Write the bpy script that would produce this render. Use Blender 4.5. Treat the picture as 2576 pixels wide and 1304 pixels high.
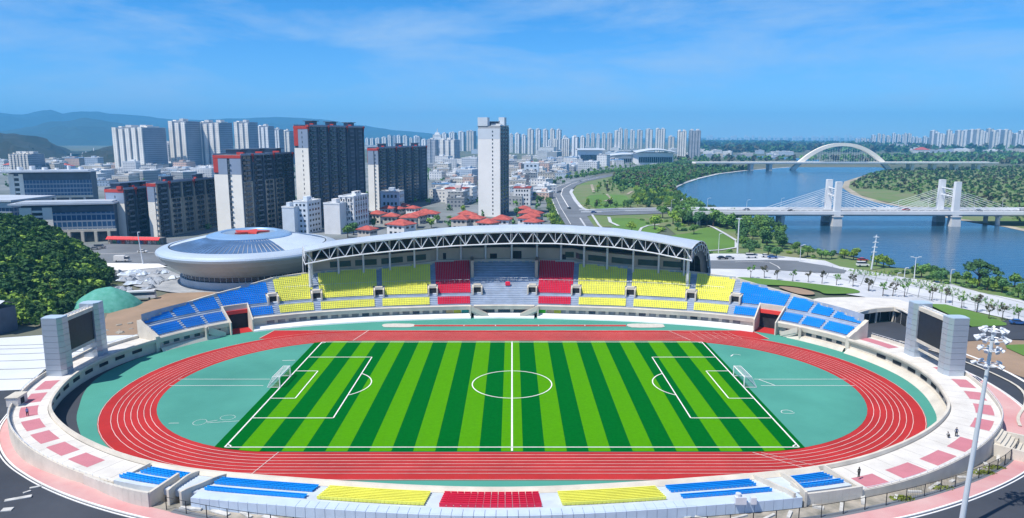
import bpy, bmesh, math, random
import numpy as np
from mathutils import Vector, Matrix
R_ = math.radians
random.seed(7); rng = np.random.default_rng(7)
scene = bpy.context.scene
for o in list(bpy.data.objects): bpy.data.objects.remove(o)
C = bpy.data.collections.new('place'); scene.collection.children.link(C)

# ------------------------------------------------------------------ camera
CAMH, CAMD, TILT, FPX = 56.3, 156.0, math.radians(9.76), 1787.0
cam = bpy.data.cameras.new('camera'); camo = bpy.data.objects.new('camera', cam); C.objects.link(camo)
cam.sensor_width = 36; cam.lens = 36*FPX/2576; cam.clip_end = 60000; cam.clip_start = 1
camo.location = (0, -CAMD, CAMH); camo.rotation_euler = (math.pi/2-TILT, 0, 0)
scene.camera = camo
scene.cycles.volume_bounces = 3
# ------------------------------------------------------------------ light
SUN_EL = R_(59); SUN_DIR = Vector((-0.83, -0.56, 0)).normalized()
SUN_AZ = math.atan2(SUN_DIR.x, SUN_DIR.y)
world = bpy.data.worlds.new("World"); scene.world = world; world.use_nodes = True
nt = world.node_tree; nt.nodes.clear()
def WN(t, **k):
    n = nt.nodes.new(t)
    for a, b in k.items(): setattr(n, a, b)
    return n
sky = WN('ShaderNodeTexSky', sky_type='NISHITA', sun_disc=False, sun_elevation=SUN_EL, sun_rotation=SUN_AZ,
         altitude=300, air_density=1.0, dust_density=0.0, ozone_density=3.0)
bg = WN('ShaderNodeBackground'); wo = WN('ShaderNodeOutputWorld'); bg.inputs['Strength'].default_value = 0.13
tint = WN('ShaderNodeMix', data_type='RGBA', blend_type='MULTIPLY'); tint.inputs['Factor'].default_value = 1
nt.links.new(sky.outputs[0], tint.inputs['A'])
tc = WN('ShaderNodeTexCoord')
sx_ = WN('ShaderNodeSeparateXYZ'); nt.links.new(tc.outputs['Generated'], sx_.inputs[0])
tr_ = WN('ShaderNodeValToRGB'); e_ = tr_.color_ramp.elements; e_[0].position = 0.0; e_[0].color = (.42, .68, 1.12, 1); e_[1].position = .17; e_[1].color = (.18, .60, 1.02, 1)
q_ = tr_.color_ramp.elements.new(.6); q_.color = (.26, .42, .66, 1)
nt.links.new(sx_.outputs['Z'], tr_.inputs[0]); nt.links.new(tr_.outputs[0], tint.inputs['B'])
mp = WN('ShaderNodeMapping'); mp.inputs['Scale'].default_value = (1.5, 1.5, 6.0)
mp.inputs['Rotation'].default_value = (0.0, 0.18, 0.3)
nt.links.new(tc.outputs['Generated'], mp.inputs[0])
n1 = WN('ShaderNodeTexNoise'); n1.inputs['Scale'].default_value = 2.6; n1.inputs['Detail'].default_value = 8; n1.inputs['Roughness'].default_value = .62; n1.inputs['Distortion'].default_value = .25
nt.links.new(mp.outputs[0], n1.inputs['Vector'])
rp = WN('ShaderNodeValToRGB'); rp.color_ramp.elements[0].position = .43; rp.color_ramp.elements[1].position = .70
rp.color_ramp.elements[1].color = (.66, .66, .66, 1)
nt.links.new(n1.outputs['Fac'], rp.inputs[0])
cm = WN('ShaderNodeMix', data_type='RGBA'); cm.inputs['B'].default_value = (3.3, 4.6, 6.3, 1)
nt.links.new(rp.outputs[0], cm.inputs['Factor']); nt.links.new(tint.outputs['Result'], cm.inputs['A'])
nt.links.new(cm.outputs['Result'], bg.inputs[0]); nt.links.new(bg.outputs[0], wo.inputs[0])
sl = bpy.data.lights.new('sun', 'SUN'); sl.energy = 5.0; sl.angle = R_(.5); sl.color = (1, .94, .84)
so = bpy.data.objects.new('sun', sl); C.objects.link(so)
sv = Vector((SUN_DIR.x*math.cos(SUN_EL), SUN_DIR.y*math.cos(SUN_EL), math.sin(SUN_EL)))
so.rotation_euler = sv.to_track_quat('Z', 'Y').to_euler(); so.location = (-200, -200, 300)
scene.view_settings.view_transform = 'Standard'; scene.view_settings.look = 'None'
scene.view_settings.exposure = 0.19; scene.view_settings.gamma = 1

# ------------------------------------------------------------------ helpers
def G(px, py, z=0.0):
    """ground point seen at a point of the 2576 px wide survey sheet"""
    a = (px-1288)/FPX; b = -(py-652)/FPX
    dy = math.cos(TILT)+b*math.sin(TILT); dz = -math.sin(TILT)+b*math.cos(TILT)
    t = (z-CAMH)/dz
    return (a*t, dy*t-CAMD)
def PX(x, y, z=0.0):
    y += CAMD; z -= CAMH
    c = y*math.cos(TILT)-z*math.sin(TILT); v = y*math.sin(TILT)+z*math.cos(TILT)
    return (1288+FPX*x/c, 652-FPX*v/c)
def Zm(rx, ry, s=.3067):
    return lambda x, y: ((rx+x*s)/1.0598, (ry+y*s)/1.0598)
def height_at(x, y, top_py):
    lo, hi = -5, 900
    for _ in range(40):
        m = (lo+hi)/2
        if PX(x, y, m)[1] > top_py: lo = m
        else: hi = m
    return lo
MATS = {}
def mat(name, col, rough=.8, var=.12, scale=.4, metal=0, bump=0, bscale=None, spec=.35, col2=None, detail=4, rnd=0):
    if name in MATS: return MATS[name]
    m = bpy.data.materials.new(name); m.use_nodes = True; t = m.node_tree; b = t.nodes['Principled BSDF']
    b.inputs['Roughness'].default_value = rough; b.inputs['Metallic'].default_value = metal
    b.inputs['Specular IOR Level'].default_value = spec
    g = t.nodes.new('ShaderNodeNewGeometry'); n = t.nodes.new('ShaderNodeTexNoise')
    n.inputs['Scale'].default_value = scale; n.inputs['Detail'].default_value = detail; n.inputs['Roughness'].default_value = .6
    t.links.new(g.outputs['Position'], n.inputs['Vector'])
    mx = t.nodes.new('ShaderNodeMix'); mx.data_type = 'RGBA'
    c2 = col2 or tuple(c*(1-var*1.6) for c in col)
    c1 = tuple(min(1, c*(1+var*.6)) for c in col) if not col2 else col
    mr = t.nodes.new('ShaderNodeMapRange'); mr.inputs[1].default_value = .33; mr.inputs[2].default_value = .67
    t.links.new(n.outputs['Fac'], mr.inputs[0])
    t.links.new(mr.outputs[0], mx.inputs['Factor']); mx.inputs['A'].default_value = (*c1, 1); mx.inputs['B'].default_value = (*c2, 1)
    out = mx.outputs['Result']
    if rnd:
        oi = t.nodes.new('ShaderNodeObjectInfo'); hs = t.nodes.new('ShaderNodeHueSaturation')
        m2 = t.nodes.new('ShaderNodeMapRange'); m2.inputs[3].default_value = 1-rnd; m2.inputs[4].default_value = 1+rnd
        t.links.new(oi.outputs['Random'], m2.inputs[0]); t.links.new(m2.outputs[0], hs.inputs['Value'])
        t.links.new(out, hs.inputs['Color']); out = hs.outputs['Color']
    t.links.new(out, b.inputs['Base Color'])
    if bump:
        bn = t.nodes.new('ShaderNodeBump'); bn.inputs['Strength'].default_value = bump
        n2 = t.nodes.new('ShaderNodeTexNoise'); n2.inputs['Scale'].default_value = bscale or scale*5; n2.inputs['Detail'].default_value = 4
        t.links.new(g.outputs['Position'], n2.inputs['Vector']); t.links.new(n2.outputs['Fac'], bn.inputs['Height']); t.links.new(bn.outputs[0], b.inputs['Normal'])
    MATS[name] = m; return m
def facade(name, wall, glass, fl=3.1, cw=2.6, fh=.5, fw=.6, rough=.7, var=.1):
    """wall with a regular grid of windows, for blocks too far off for modelled panes"""
    if name in MATS: return MATS[name]
    m = mat(name, wall, rough, var, .05); t = m.node_tree; b = t.nodes['Principled BSDF']
    tcn = t.nodes.new('ShaderNodeTexCoord'); s = t.nodes.new('ShaderNodeSeparateXYZ'); t.links.new(tcn.outputs['Object'], s.inputs[0])
    sn = t.nodes.new('ShaderNodeSeparateXYZ'); t.links.new(tcn.outputs['Normal'], sn.inputs[0])
    def M(op, a, c=None):
        n = t.nodes.new('ShaderNodeMath'); n.operation = op
        for i, v in enumerate((a, c)):
            if v is None: continue
            if isinstance(v, (int, float)): n.inputs[i].default_value = v
            else: t.links.new(v, n.inputs[i])
        return n.outputs[0]
    ax = M('ABSOLUTE', sn.outputs[0]); isx = M('GREATER_THAN', ax, .7)
    az = M('LESS_THAN', M('ABSOLUTE', sn.outputs[2]), .5)
    u = M('ADD', M('MULTIPLY', s.outputs[1], isx), M('MULTIPLY', s.outputs[0], M('SUBTRACT', 1.0, isx)))
    fu = M('LESS_THAN', M('FRACT', M('ADD', M('DIVIDE', u, cw), 100.2)), fw)
    fz = M('LESS_THAN', M('FRACT', M('ADD', M('DIVIDE', s.outputs[2], fl), .75)), fh)
    k = M('MULTIPLY', M('MULTIPLY', fu, fz), az)
    mx = t.nodes.new('ShaderNodeMix'); mx.data_type = 'RGBA'; mx.inputs['B'].default_value = (*glass, 1)
    src = b.inputs['Base Color'].links[0].from_socket
    t.links.new(src, mx.inputs['A']); t.links.new(k, mx.inputs['Factor']); t.links.new(mx.outputs['Result'], b.inputs['Base Color'])
    r = t.nodes.new('ShaderNodeMapRange'); r.inputs[3].default_value = rough; r.inputs[4].default_value = .25
    t.links.new(k, r.inputs[0]); t.links.new(r.outputs[0], b.inputs['Roughness'])
    return m
ORG = {}
class MB:
    def __init__(s): s.v = []; s.f = []; s.m = []; s.mi = 0
    def add(s, vs, fs):
        o = len(s.v); s.v += [tuple(p) for p in vs]; s.f += [tuple(i+o for i in f) for f in fs]; s.m += [s.mi]*len(fs)
    def quad(s, a, b, c, d): s.add([a, b, c, d], [(0, 1, 2, 3)])
    def box(s, c, size, rot=0, taper=1):
        cx, cy, cz = c; sx, sy, sz = (k/2 for k in size); cr, sr = math.cos(rot), math.sin(rot); vs = []
        for z in (-1, 1):
            k = 1 if z < 0 else taper
            for x, y in ((-1, -1), (1, -1), (1, 1), (-1, 1)):
                X, Y = x*sx*k, y*sy*k; vs.append((cx+X*cr-Y*sr, cy+X*sr+Y*cr, cz+z*sz))
        s.add(vs, [(3, 2, 1, 0), (4, 5, 6, 7), (0, 1, 5, 4), (1, 2, 6, 5), (2, 3, 7, 6), (3, 0, 4, 7)])
    def prism(s, poly, z0, z1, top=True):
        a = sum(poly[i][0]*poly[(i+1) % len(poly)][1]-poly[(i+1) % len(poly)][0]*poly[i][1] for i in range(len(poly)))
        if a < 0: poly = poly[::-1]
        n = len(poly); zf = (lambda p, k: k if not callable(k) else k(p))
        vs = [(p[0], p[1], zf(p, z0)) for p in poly]+[(p[0], p[1], zf(p, z1)) for p in poly]
        fs = [(i, (i+1) % n, n+(i+1) % n, n+i) for i in range(n)]+[tuple(range(n, 2*n)), tuple(range(n-1, -1, -1))]
        s.add(vs, fs)
    def tube(s, a, b, r, n=6, r2=None):
        a, b = Vector(a), Vector(b); d = (b-a)
        if d.length < 1e-6: return
        q = d.to_track_quat('Z', 'Y'); r2 = r if r2 is None else r2
        vs = [a+q @ Vector((math.cos(t)*r, math.sin(t)*r, 0)) for t in [2*math.pi*i/n for i in range(n)]]
        vs += [b+q @ Vector((math.cos(t)*r2, math.sin(t)*r2, 0)) for t in [2*math.pi*i/n for i in range(n)]]
        s.add(vs, [(i, (i+1) % n, n+(i+1) % n, n+i) for i in range(n)]+[tuple(range(n-1, -1, -1)), tuple(range(n, 2*n))])
    def strip(s, A, B, close=False):
        n = len(A); vs = list(A)+list(B); k = n if close else n-1
        s.add(vs, [(i, (i+1) % n, n+(i+1) % n, n+i) for i in range(k)])
    def ribbon(s, rows, close=False):
        for i in range(len(rows)-1): s.strip(rows[i], rows[i+1], close)
    def lathe(s, prof, c, n=64, a0=0, a1=2*math.pi):
        full = abs(a1-a0-2*math.pi) < 1e-6; k = n if full else n+1
        rows = [[(c[0]+r*math.cos(a0+(a1-a0)*i/n), c[1]+r*math.sin(a0+(a1-a0)*i/n), c[2]+z) for i in range(k)] for r, z in prof]
        for i in range(len(rows)-1): s.strip(rows[i], rows[i+1], full)
    def build(s, name, m, parent=None, smooth=False, local=False):
        me = bpy.data.meshes.new(name); o = bpy.data.objects.new(name, me); C.objects.link(o)
        v = s.v
        if parent is not None:
            o.parent = parent; ORG[o.name] = ORG.get(parent.name, (0, 0, 0)); ox, oy, oz = ORG[o.name]
            if not local and (ox or oy or oz): v = [(a-ox, b-oy, c-oz) for a, b, c in v]
        me.from_pydata(v, [], s.f)
        for k in (m if isinstance(m, (list, tuple)) else [m]): me.materials.append(k)
        if any(s.m): me.polygons.foreach_set('material_index', s.m)
        if smooth: me.polygons.foreach_set('use_smooth', [True]*len(s.f))
        me.update(); return o
def tag(o, label=None, cat=None, group=None, kind=None):
    if label: o['label'] = label
    if cat: o['category'] = cat
    if group: o['group'] = group
    if kind: o['kind'] = kind
    return o
def thing(name, label, cat, loc=(0, 0, 0), group=None, rot=0):
    o = bpy.data.objects.new(name, None); C.objects.link(o); o.location = loc; o.empty_display_size = .1; o.rotation_euler.z = rot
    ORG[o.name] = tuple(loc); return tag(o, label, cat, group)
def dup(root, loc, rot=0, label=None, group=None, scale=None):
    def cp(o, par):
        c = o.copy(); C.objects.link(c); c.parent = par
        for ch in o.children: cp(ch, c)
        return c
    r = cp(root, None); r.location = loc; r.rotation_euler.z = rot
    if scale: r.scale = scale if isinstance(scale, tuple) else (scale,)*3
    if label: r['label'] = label
    if group: r['group'] = group
    return r
ORDW = ['first', 'second', 'third', 'fourth', 'fifth', 'sixth', 'seventh', 'eighth', 'ninth', 'tenth', 'eleventh', 'twelfth', 'thirteenth', 'fourteenth', 'fifteenth', 'sixteenth', 'seventeenth', 'eighteenth', 'nineteenth', 'twentieth']
def ordw(i):
    if i < 20: return ORDW[i]
    t = (i+1)//10; u = (i+1) % 10; tens = ['', '', 'twenty', 'thirty', 'forty', 'fifty', 'sixty', 'seventy', 'eighty', 'ninety'][t]
    if u == 0: return tens[:-1]+'ieth'
    return tens+'-'+ORDW[u-1]
def structure(name, mb, m, smooth=False): return tag(mb.build(name, m, smooth=smooth), kind='structure')

# ------------------------------------------------------------------ bowl curve: s runs round the ring from the middle of the far side, v outwards
BX = -2.5
RAW = [(0, -55.4), (30, -52.5), (55, -47.3), (74, -37), (88, -24), (94, -12), (96.8, 0), (96.5, 11), (93, 23), (86, 35), (77, 44.5), (63, 52), (47, 57), (30, 60.3), (0, 63)]
_f = RAW+[(-x, y) for x, y in RAW[-2:0:-1]]
def _cr(a, b, c, d, t): return tuple(.5*((2*q)+(-p+r)*t+(2*p-5*q+4*r-u)*t*t+(-p+3*q-3*r+u)*t**3) for p, q, r, u in zip(a, b, c, d))
_p = [_cr(_f[i-1], _f[i], _f[(i+1) % len(_f)], _f[(i+2) % len(_f)], k/12) for i in range(len(_f)) for k in range(12)]
_i0 = (len(RAW)-1)*12; _p = _p[_i0:]+_p[:_i0]
_S = [0.0]
for i in range(len(_p)): _S.append(_S[-1]+math.dist(_p[i], _p[(i+1) % len(_p)]))
LEN = _S[-1]; HALF = LEN/2
import bisect
def _C(s):
    s %= LEN; i = min(bisect.bisect_right(_S, s)-1, len(_p)-1); t = (s-_S[i])/(_S[i+1]-_S[i]); a = _p[i]; b = _p[(i+1) % len(_p)]
    return a[0]+(b[0]-a[0])*t, a[1]+(b[1]-a[1])*t
def CV(s, v, z=None):
    a, b = _C(s-2.5), _C(s+2.5); dx, dy = b[0]-a[0], b[1]-a[1]; l = math.hypot(dx, dy); nx, ny = dy/l, -dx/l; x, y = _C(s)
    if nx*x+ny*(y-4) < 0: nx, ny = -nx, -ny
    p = (x+nx*v+BX, y+ny*v)
    return p if z is None else (p[0], p[1], z)
def fr(a, b, step=2.0):
    n = max(1, int(math.ceil(abs(b-a)/step))); return [a+(b-a)*i/n for i in range(n+1)]
def arcbox(mb, s0, s1, v0, v1, z0, z1, step=2.0, ends=True):
    """curved block following the ring; z may be functions of s"""
    f = lambda k, s: k(s) if callable(k) else k
    S = fr(s0, s1, step); pt = lambda s, v, z: CV(s, f(v, s), f(z, s))
    a = [pt(s, v0, z0) for s in S]; b = [pt(s, v1, z0) for s in S]; c = [pt(s, v1, z1) for s in S]; d = [pt(s, v0, z1) for s in S]
    mb.strip(a, d); mb.strip(d, c); mb.strip(c, b); mb.strip(b, a)
    if ends: mb.quad(a[0], b[0], c[0], d[0]); mb.quad(a[-1], d[-1], c[-1], b[-1])
def arcsheet(mb, s0, s1, v0, v1, z, step=2.0):
    S = fr(s0, s1, step); f = lambda k, s: k(s) if callable(k) else k
    mb.strip([CV(s, f(v0, s), f(z, s)) for s in S], [CV(s, f(v1, s), f(z, s)) for s in S])
def sstep(a, b, x):
    t = min(1, max(0, (x-a)/(b-a))); return t*t*(3-2*t)
def ground_z(x, y):   # the ring road climbs towards the near side of the bowl
    return 2.8*sstep(-34, -60, y)*(1 if abs(x) < 130 else sstep(200, 130, abs(x)))

# ------------------------------------------------------------------ materials
white = mat('white_paint', (.80, .81, .82), .6, .05, .3)
cream = mat('cream_concrete', (.62, .58, .51), .8, .10, .25, bump=.15, bscale=3)
deckw = mat('deck_white', (.70, .68, .65), .7, .06, .25, col2=(.57, .55, .52), detail=9)
grey_step = mat('step_grey', (.36, .43, .55), .8, .10, .4)
steel = mat('steel_white', (.72, .75, .80), .4, .05, 1, metal=.2)
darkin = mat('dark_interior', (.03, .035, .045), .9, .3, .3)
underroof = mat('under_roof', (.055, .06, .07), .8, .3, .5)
glass_d = mat('dark_glass', (.03, .05, .09), .2, .3, .2, spec=.6)
beige_w = mat('beige_wall', (.47, .42, .35), .85, .08, .2)
tealm = mat('teal_surface', (.080, .315, .255), .85, .08, .06, col2=(.066, .265, .215), detail=7, spec=.1)
teal2 = mat('teal_infield', (.086, .325, .265), .85, .08, .035, col2=(.058, .235, .195), detail=9, spec=.1)
redtrack = mat('red_track', (.48, .034, .034), .85, .1, .08, col2=(.36, .026, .026), detail=7, spec=.1)
linew = mat('line_paint', (.80, .80, .80), .7, .06, 1)
linetrack = mat('lane_paint', (.72, .50, .48), .7, .15, .4)
turf_l = mat('turf_light', (.072, .285, .0), .95, .06, 1.5, spec=.02, bump=.3, bscale=20)
turf_d = mat('turf_dark', (.0, .115, .012), .95, .08, 1.5, spec=.02, bump=.3, bscale=20)
seat_y = mat('seat_yellow', (.92, .90, .15), .45, .06, .3)
seat_b = mat('seat_blue', (.005, .31, .86), .4, .06, .3)
seat_r = mat('seat_red', (.78, .022, .075), .45, .06, .3)
asph = mat('asphalt', (.034, .040, .054), .85, .25, .04, col2=(.060, .068, .086), detail=8, bump=.1)
asph_l = mat('asphalt_light', (.17, .19, .22), .85, .2, .03, detail=8)
pinkw = mat('pink_paving', (.55, .26, .27), .85, .15, .12, col2=(.60, .39, .38), detail=8)
pinkp = mat('pink_panel', (.52, .195, .235), .8, .05, .5)
kerbm = mat('kerb_white', (.80, .80, .80), .8, .06, .4)
rubble = mat('rubble', (.42, .38, .33), .95, .3, .35, col2=(.16, .16, .14), detail=10, bump=.8, bscale=1.2)
dirt = mat('bare_earth', (.34, .24, .17), .95, .3, .06, col2=(.24, .175, .12), detail=9, bump=.4, bscale=.8)
lawnm = mat('lawn_grass', (.115, .235, .040), .95, .2, .03, col2=(.085, .18, .03), detail=9, bump=.3, bscale=2)
lawn_rough = mat('rough_grass', (.10, .20, .045), .95, .3, .03, col2=(.20, .20, .11), detail=9, bump=.4, bscale=1)
paving = mat('pale_paving', (.62, .64, .68), .85, .12, .05, col2=(.40, .43, .48), detail=8)
panelw = mat('plaza_panel', (.64, .68, .72), .7, .05, .05)
citym = mat('city_ground', (.26, .28, .31), .9, .3, .02, col2=(.09, .12, .11), detail=9)
land = mat('open_land', (.055, .095, .050), .95, .3, .006, col2=(.16, .16, .13), detail=10)
bark = mat('bark', (.10, .075, .055), .95, .3, 2)
metal_d = mat('dark_metal', (.025, .028, .032), .5, .2, 1)
silver = mat('silver_cladding', (.50, .57, .66), .35, .04, .06, metal=.55)

# ------------------------------------------------------------------ ground
g = MB()
XS = [-30000, -12000, -6000, -3000, -1500, -700, -300, 0, 300, 700, 1500, 3000, 6000, 12000, 30000]
YS = [-3000, -1000, -400, -100, 100, 400, 900, 1600, 3000, 6000, 12000, 24000, 40000]
for i in range(len(XS)-1):
    for j in range(len(YS)-1):
        g.quad((XS[i], YS[j], -.6), (XS[i+1], YS[j], -.6), (XS[i+1], YS[j+1], -.6), (XS[i], YS[j+1], -.6))
structure('ground', g, land)
LAY = [0]
def patch(name, pts, m, lev, kind='structure', raw=False, zz=None):
    """sheet of ground with the given outline, laid at its own small height"""
    p = pts if raw else [G(*q) for q in pts]
    z = -.6+.06*lev if zz is None else zz
    bm = bmesh.new(); vs = [bm.verts.new((x, y, z)) for x, y in p]
    es = [bm.edges.new((vs[i], vs[(i+1) % len(vs)])) for i in range(len(vs))]
    bmesh.ops.triangle_fill(bm, edges=es, use_beauty=True); bmesh.ops.recalc_face_normals(bm, faces=bm.faces)
    for f in bm.faces:
        if f.normal.z < 0: f.normal_flip()
    me = bpy.data.meshes.new(name); bm.to_mesh(me); bm.free(); me.materials.append(m)
    o = bpy.data.objects.new(name, me); C.objects.link(o); o['kind'] = kind; return o
def smooth_poly(pts, n=4):
    N = len(pts); return [_cr(pts[i-1], pts[i], pts[(i+1) % N], pts[(i+2) % N], k/n) for i in range(N) for k in range(n)]
# water
wm = bpy.data.materials.new('river_water'); wm.use_nodes = True; t = wm.node_tree; b = t.nodes['Principled BSDF']
b.inputs['Base Color'].default_value = (.012, .075, .17, 1); b.inputs['Roughness'].default_value = .16; b.inputs['IOR'].default_value = 1.33
gg = t.nodes.new('ShaderNodeNewGeometry'); mpp = t.nodes.new('ShaderNodeMapping'); mpp.inputs['Scale'].default_value = (.10, .35, 1)
nn = t.nodes.new('ShaderNodeTexNoise'); nn.inputs['Scale'].default_value = 1; nn.inputs['Detail'].default_value = 6
bb = t.nodes.new('ShaderNodeBump'); bb.inputs['Strength'].default_value = .35; bb.inputs['Distance'].default_value = .6
t.links.new(gg.outputs['Position'], mpp.inputs[0]); t.links.new(mpp.outputs[0], nn.inputs['Vector']); t.links.new(nn.outputs['Fac'], bb.inputs['Height']); t.links.new(bb.outputs[0], b.inputs['Normal'])
n3 = t.nodes.new('ShaderNodeTexNoise'); n3.inputs['Scale'].default_value = .012; n3.inputs['Detail'].default_value = 5; t.links.new(gg.outputs['Position'], n3.inputs['Vector'])
cr3 = t.nodes.new('ShaderNodeValToRGB'); cr3.color_ramp.elements[0].position = .35; cr3.color_ramp.elements[1].position = .65
cr3.color_ramp.elements[0].color = (.018, .070, .135, 1); cr3.color_ramp.elements[1].color = (.028, .088, .155, 1)
t.links.new(n3.outputs['Fac'], cr3.inputs[0]); t.links.new(cr3.outputs[0], b.inputs['Base Color'])
LB = [(1990, 421), (1890, 428), (1809, 438), (1760, 449.5), (1725, 461), (1705, 470), (1699, 478), (1705, 493), (1737, 513), (1783, 525), (1824, 542), (1916, 574), (1973, 608), (2054, 628), (2124, 640), (2190, 655), (2245, 672), (2330, 680), (2390, 690), (2517, 712), (2576, 722), (2700, 740), (3100, 800)]
RB = [(3100, 640), (2700, 596), (2576, 582), (2526, 571), (2451, 561), (2407, 553), (2340, 540), (2277, 523), (2205, 509), (2147, 492), (2118, 472), (2124, 457), (2176, 441), (2237, 429), (2215, 421)]
patch('river', LB+RB, wm, 9)
patch('far_river', [(1990, 421), (2215, 421), (2120, 413), (1990, 404), (1960, 396), (1900, 386), (1790, 378), (1770, 371), (2000, 369), (2130, 372), (2000, 376), (2010, 386), (2190, 395), (2200, 405), (2250, 414), (2260, 419), (2215, 421.3), (1990, 421.3)][::1], wm, 9) if False else None
patch('far_water', [(1764, 388), (1830, 391), (1900, 392), (1990, 397), (2060, 402), (2060, 409), (1960, 400), (1890, 397), (1764, 394)], wm, 8)
patch('distant_water', [(1764, 366), (2010, 369), (2150, 373), (2150, 377), (2010, 378), (1764, 375)], wm, 8)
# embankment walls along the river
sandm = mat('bank_sand', (.40, .36, .28), .95, .25, .05)
def bankstrip(name, pts, w, m, lev, sgn=1):
    P_ = [G(*q) for q in pts]; A = []; B = []
    for i, p in enumerate(P_):
        a = P_[max(0, i-1)]; c = P_[min(len(P_)-1, i+1)]; dx, dy = c[0]-a[0], c[1]-a[1]; l = math.hypot(dx, dy)
        A.append(p); B.append((p[0]+sgn*dy/l*w, p[1]-sgn*dx/l*w))
    patch(name, A+B[::-1], m, lev, raw=True)
bankstrip('embankment', LB[:10], 6, paving, 10.5, 1)
bankstrip('sandy_bank', RB[1:13], 7, sandm, 10.5, 1)
patch('far_bank_land', [(2124, 455), (2200, 437), (2260, 425), (2600, 420), (3100, 420), (3100, 634), (2700, 592), (2576, 578), (2526, 567), (2451, 556), (2407, 548), (2340, 535), (2277, 518), (2205, 503), (2155, 487), (2125, 470)], lawn_rough, 8.2)

# city floor, roads and lawns
patch('city_ground', [(-300, 440), (300, 430), (900, 408), (1500, 402), (1640, 410), (1500, 440), (1400, 480), (1385, 560), (1500, 650), (1300, 700), (300, 700), (-400, 700)], citym, 4)
r4 = Zm(1350, 280); r6 = Zm(1500, 480); r7 = Zm(2030, 620); rb = Zm(1800, 640); r8 = Zm(2030, 960, .3236); r5 = Zm(0, 960, .3236); r3 = Zm(950, 280); r2 = Zm(500, 280); r1 = Zm(0, 260); r9 = Zm(0, 560)
def ZP(f, L): return [f(*p) for p in L]
patch('park_ground', ZP(r4, [(560, 1060), (480, 900), (560, 760), (620, 690), (780, 640), (1050, 590), (1500, 530), (2000, 545), (1850, 598), (1680, 638), (1560, 678), (1490, 708), (1470, 740), (1490, 790), (1600, 862), (1760, 905), (1900, 965), (2220, 1075)])+ZP(r6, [(1960, 560), (2282, 640)])+ZP(r7, [(950, 235), (1140, 300), (1640, 335), (2080, 435), (2400, 460), (2400, 900), (1500, 560), (700, 330)])+ZP(r6, [(1240, 690), (900, 400)]), lawn_rough, 6)
HW_L = ZP(r4, [(560, 1150), (520, 1050), (425, 900), (375, 780), (400, 735), (470, 700), (600, 655), (760, 625), (1000, 590), (1200, 565), (1500, 520)])
HW_R = ZP(r4, [(1500, 524), (1200, 572), (1000, 605), (820, 640), (700, 665), (610, 700), (560, 745), (560, 790), (610, 850), (660, 910), (830, 1150)])
patch('highway', HW_L+HW_R, asph_l, 11)
patch('highway_junction', ZP(r4, [(430, 905), (640, 905), (900, 925), (1650, 915), (1650, 935), (900, 960), (760, 955), (640, 985), (720, 1075), (520, 1050)]), asph_l, 11.6)
def lane(name, f, L, w, m=kerbm, lev=12.4):
    P_ = [G(*f(*q)) for q in L]; A = []; B = []
    for i, p in enumerate(P_):
        a = P_[max(0, i-1)]; c = P_[min(len(P_)-1, i+1)]; dx, dy = c[0]-a[0], c[1]-a[1]; l = math.hypot(dx, dy)
        A.append((p[0]+dy/l*w/2, p[1]-dx/l*w/2)); B.append((p[0]-dy/l*w/2, p[1]+dx/l*w/2))
    patch(name, A+B[::-1], m, lev, raw=True)
lane('road_marking', r4, [(540, 890), (510, 840), (475, 780), (490, 730), (560, 690), (650, 662), (800, 632)], .7)
lane('road_marking', r4, [(455, 960), (420, 880), (385, 800), (390, 750), (440, 712), (560, 672)], .6)
lane('road_marking', r4, [(560, 1040), (470, 890), (430, 800)], .35)
lane('road_edge', r4, [(745, 955), (800, 1040), (850, 1090)], 1.6, paving)
lane('road_edge', r4, [(640, 985), (700, 1075)], 1.2, paving)
lane('road_edge', r4, [(575, 735), (560, 760), (600, 830), (650, 890), (700, 918)], 3.2, paving)
lane('park_path', r4, [(890, 975), (905, 1020), (975, 1052)], 2.2, paving)
lane('park_path', r4, [(1150, 1110), (1175, 1070), (1230, 1050), (1330, 1040)], 1.6, paving)
lane('park_path', r4, [(1560, 1020), (1700, 1030), (1800, 1065), (1900, 1120), (2000, 1180), (2000, 1240), (1860, 1262), (1720, 1270)], 1.8, paving)
lane('park_path', r4, [(870, 775), (915, 818), (850, 838)], 2.5, sandm)
lane('park_path', r4, [(740, 690), (760, 760)], 3, sandm)
lane('park_path', r4, [(1050, 780), (1090, 752), (1180, 740)], 2.5, sandm)
patch('lawn', smooth_poly(ZP(r4, [(910, 990), (1080, 980), (1180, 1000), (1300, 1050), (1370, 1075), (1290, 1120), (1200, 1140), (900, 1110), (930, 1040)])), lawnm, 8)
patch('lawn', smooth_poly(ZP(r4, [(1420, 1140), (1620, 1105), (1750, 1065), (1880, 1115), (1990, 1190), (1980, 1235), (1850, 1250), (1700, 1262), (1640, 1230), (1420, 1190)])), lawnm, 8)
patch('lawn', smooth_poly(ZP(r4, [(710, 790), (860, 780), (1040, 790), (1045, 860), (960, 890), (800, 900), (720, 860)])), lawnm, 8)
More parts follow.
